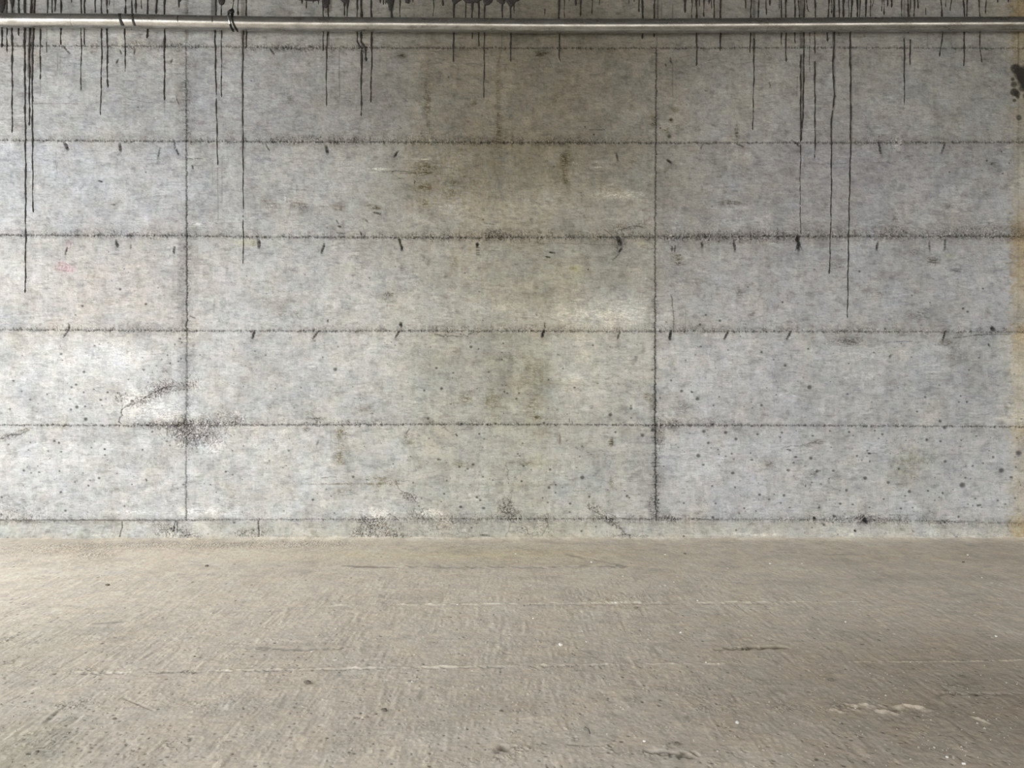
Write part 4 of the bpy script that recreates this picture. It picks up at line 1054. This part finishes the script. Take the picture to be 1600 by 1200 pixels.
band_on_pipe('tar_streak', 335, 335.5, 1.4, M_TAR, pipe, 60, 110, .002)

# wire tie around the pipe
tie = bpy.data.objects.new('wire_tie', None); col.objects.link(tie)
tag(tie, 'twisted steel wire looped around the galvanised pipe with a black knot on top', 'wire')
def loop_pts(x_top, x_bot, a0, a1, rad, n=40):
    out = []
    for i in range(n + 1):
        t = i / n; ang = math.radians(a0 + (a1 - a0) * t)
        x = x_top + (x_bot - x_top) * (t * t * (3 - 2 * t))
        c = pipe_pt(x, np.interp(x, [q[0] for q in axis], [q[1] for q in axis]))
        out.append((c[0], c[1] - rad * math.sin(ang), c[2] + rad * math.cos(ang)))
    return out
tube('wire_strand', loop_pts(357.5, 363, 5, 120, PR + .009), .0085, M_WIRE, tie, 10)
tube('wire_strand', loop_pts(363, 364, 118, 190, PR + .009), .0085, M_BLACKWIRE, tie, 10)
tube('wire_strand', loop_pts(364.5, 370.5, 20, 190, PR + .008), .0080, M_BLACKWIRE, tie, 10)
k0 = pipe_pt(362, 33)
def kp(x, y, dy=0): 
    p = pipe_pt(x, y); return (p[0], p[1] - .035 + dy, p[2])
tube('knot', [kp(358, 27, .01), kp(359, 21), kp(362, 20.5, -.01), kp(364, 24, -.02), kp(366, 21, -.01), kp(365, 18.5), kp(363, 20, .01), kp(364.5, 25, .0), kp(366.5, 26.5, -.02), kp(365, 30, -.035)],
     lambda t: .010 + .010 * math.sin(math.pi * min(1, t * 1.05)), M_BLACKWIRE, tie, 10)
tube('wire_tail', [kp(364.3, 21), kp(364, 10, .03), kp(364, -14, .10)], .0035, M_BLACKWIRE, tie, 8)

# ------------------------------------------------------------------ stones, clods and grit on the floor
import bmesh
def stone_mesh(name, seed, mat, flat=.6):
    r = rng(seed)
    bm = bmesh.new()
    bmesh.ops.create_icosphere(bm, subdivisions=3, radius=1)
    dirs = r.standard_normal((9, 3)); dirs /= np.linalg.norm(dirs, axis=1)[:, None]
    cut = r.uniform(.55, .9, 9)
    for v in bm.verts:
        c = np.array(v.co)
        for d, k in zip(dirs, cut):
            e = c.dot(d)
            if e > k: c = c - d * (e - k) * .92
        c *= 1 + .03 * r.normal()
        v.co = c * np.array([1.0, .8, flat])
    me = bpy.data.meshes.new(name); bm.to_mesh(me); bm.free()
    me.materials.append(mat)
    return me
def place(name, me, px, py, size_px, label, cat, rot=0, group=None):
    u, v = floor_pt(px, py); d = CAMD - v
    s = size_px / 2 * d / FPX
    o = bpy.data.objects.new(name, me); col.objects.link(o)
    zs = [q.co.z for q in me.vertices]
    ii = min(fh - 1, max(0, int(v * FS))); jj = min(fw - 1, max(0, int((u + 6.6) * FS)))
    o.location = (u, -v, float(F.H[ii, jj]) - min(zs) * s - .12 * s); o.scale = (s, s, s); o.rotation_euler = (0, 0, rot)
    tag(o, label, cat, group)
    return o
PM = [stone_mesh('pale_pebble', 1 + i, M_PALE) for i in range(4)]
DM = [stone_mesh('dark_clod', 20 + i, M_CLOD, .45) for i in range(4)]
PEB = [(876, 1009, 7, 'white pebble near the middle of the floor, brightest there, right of centre'),
       (833, 967, 3.4, 'tiny white pebble behind the brightest middle pebble, left of it'),
       (916, 1003, 3.2, 'tiny white pebble just right of the brightest middle pebble'),
       (1007, 1159, 4.6, 'white pebble on the near floor below the centre, alone beside dark pits'),
       (1152, 1130, 6, 'whitish pebble on the near floor beside a crumbled grey patch'),
       (1063, 989, 3.4, 'tiny white pebble in the middle distance, right of the centre'),
       (1506, 1195, 6.5, 'white pebble at the bottom edge of the picture on the right, nearest of the two'),
       (1480, 1184, 5, 'white pebble near the bottom right, just left of and behind another white one'),
       (1556, 995, 3.8, 'tiny white pebble on the darker floor near the right edge'),
       (1321, 972, 2.6, 'tiny pale pebble on the right of the floor, behind the dark pit'),
       (924, 879, 3.6, 'white pebble close to the foot of the wall, right of centre'),
       (1039, 867, 3.0, 'tiny white pebble close to the wall foot, right of the right-hand vertical seam'),
       (806, 866, 3.2, 'tiny white pebble at the wall foot in the centre'),
       (1512, 868, 3.4, 'tiny white pebble by the wall foot near the right end'),
       (1203, 881, 3.2, 'tiny white pebble before the wall, well right of the right-hand vertical seam'),
       (1253, 881, 3.0, 'tiny white pebble before the wall, rightmost of a close pair'),
       (258, 1001, 3.0, 'tiny white pebble on the left of the floor in the middle distance'),
       (157, 900, 3.0, 'tiny white pebble on the left of the floor behind the dark clod'),
       (196, 907, 2.8, 'tiny white pebble on the left, just right of the dark clod'),
       (367, 951, 2.6, 'tiny white pebble left of centre, in front of the wall seam'),
       (502, 958, 2.4, 'tiny white pebble left of centre in the middle distance'),
       (487, 1019, 3.2, 'white pebble in a brownish streak left of centre'),
       (611, 1009, 2.8, 'tiny white pebble left of centre, behind the long thin floor joint'),
       (715, 945, 3.0, 'tiny white pebble on the thin pale floor joint left of the middle'),
       (644, 1066, 3.2, 'tiny white pebble just in front of the long thin floor joint'),
       (962, 943, 3.4, 'white pebble on the farther floor joint right of the middle'),
       (973, 901, 3.0, 'tiny white pebble behind the farther floor joint'),
       (1053, 910, 2.6, 'tiny pale pebble behind the farther floor joint, to the right'),
       (1534, 903, 2.6, 'tiny pale pebble by the wall near the right edge'),
       (1090, 939, 3.6, 'pale pebble on the right end of the farther floor joint'),
       (1103, 1036, 3.0, 'pale pebble on the right end of the nearer floor joint')]
r = rng(31)
for i, (x, y, s, lab) in enumerate(PEB):
    place('pebble', PM[i % 4], x, y, s * 1.15, lab, 'pebble', r.uniform(0, 6), 'white pebbles on the floor')
CL = [(168, 915, 8, 'small dark clod of earth lying alone on the left side of the floor'),
      (480, 1068, 13, 'flat dark crumb of debris on the floor left of centre'),
      (600, 1111, 12, 'thin flat dark crumb on the near floor below the left of the middle'),
      (783, 1112, 7, 'small dark crumb on the near floor at the middle'),
      (1298, 1064, 12, 'round dark dirt lump on the right side of the floor'),
      (994, 951, 8, 'dark crumb beside the farther floor joint right of the middle'),
      (304, 1026, 4, 'tiny black crumb on the left side of the floor'),
      (323, 885, 7, 'dark sliver of debris before the wall left of the broken base'),
      (1505, 879, 6, 'dark sliver before the wall on the far right'),
      (545, 1177, 6, 'tiny dark crumb near the bottom edge left of the middle'),
      (1058, 1163, 11, 'flat grey-brown lump on the near floor right of the middle'),
      (1504, 1058, 9, 'dark crumb on the floor beside the crumbled grey patch near the right edge'),
      (1070, 866, 6, 'dark brown sliver by the wall foot right of the right-hand vertical seam'),
      (179, 1124, 7, 'dark crumb on the near left floor, right of the dark crumbled patch'),
      (58, 1175, 7, 'dark crumb near the bottom left corner of the floor')]
for i, (x, y, s, lab) in enumerate(CL):
    place('dirt_clod', DM[i % 4], x, y, s, lab, 'dirt clod', r.uniform(-.4, .4), 'dark crumbs of dirt on the floor')

# twig lying right of the middle
a = floor_pt(914, 1139); b_ = floor_pt(922, 1149)
o = tube('twig', [(a[0], -a[1], .008), ((a[0] + b_[0]) / 2 + .004, -(a[1] + b_[1]) / 2, .012), (b_[0], -b_[1], .008)], .004, M_DARKSTONE, None, 8)
tag(o, 'short dark twig lying on the near floor right of the middle', 'twig')

# loose grit: too fine to count
V_, F_ = [], []
r = rng(55)
ico = bmesh.new(); bmesh.ops.create_icosphere(ico, subdivisions=1, radius=1)
iv = np.array([v.co[:] for v in ico.verts]); ifc = [tuple(v.index for v in f.verts) for f in ico.faces]; ico.free()
gv = []
for k in range(2600):
    py = 848 + 372 * r.random() ** .75
    px = r.uniform(-150, 1750)
    u, v = floor_pt(px, py)
    if abs(u) > 6.4 or v < .03: continue
    dens = rough_n[min(fh - 1, int(v * FS)), min(fw - 1, int((u + 6.6) * FS))]
    if r.random() > .25 + .75 * dens: continue
    s = r.uniform(.0016, .0045) * (1.3 if r.random() < .1 else 1)
    z = F.H[min(fh - 1, int(v * FS)), min(fw - 1, int((u + 6.6) * FS))]
    q = iv * (s * r.uniform(.7, 1.3, 3)) * (1 + .2 * r.standard_normal((len(iv), 1)))
    b0 = len(V_)
    V_ += [(u + c[0], -v + c[1], z + s * .4 + c[2]) for c in q]
    F_ += [tuple(b0 + t for t in f) for f in ifc]
M_GRIT = simple('grit', (0.22, 0.20, 0.165), (0.55, 0.50, 0.43), 25, .95, 0, .2, .2)
o = mesh_obj('grit', V_, F_, M_GRIT, None, smooth=False)
tag(o, 'loose fine grit scattered over the dusty floor', 'grit', kind='stuff')
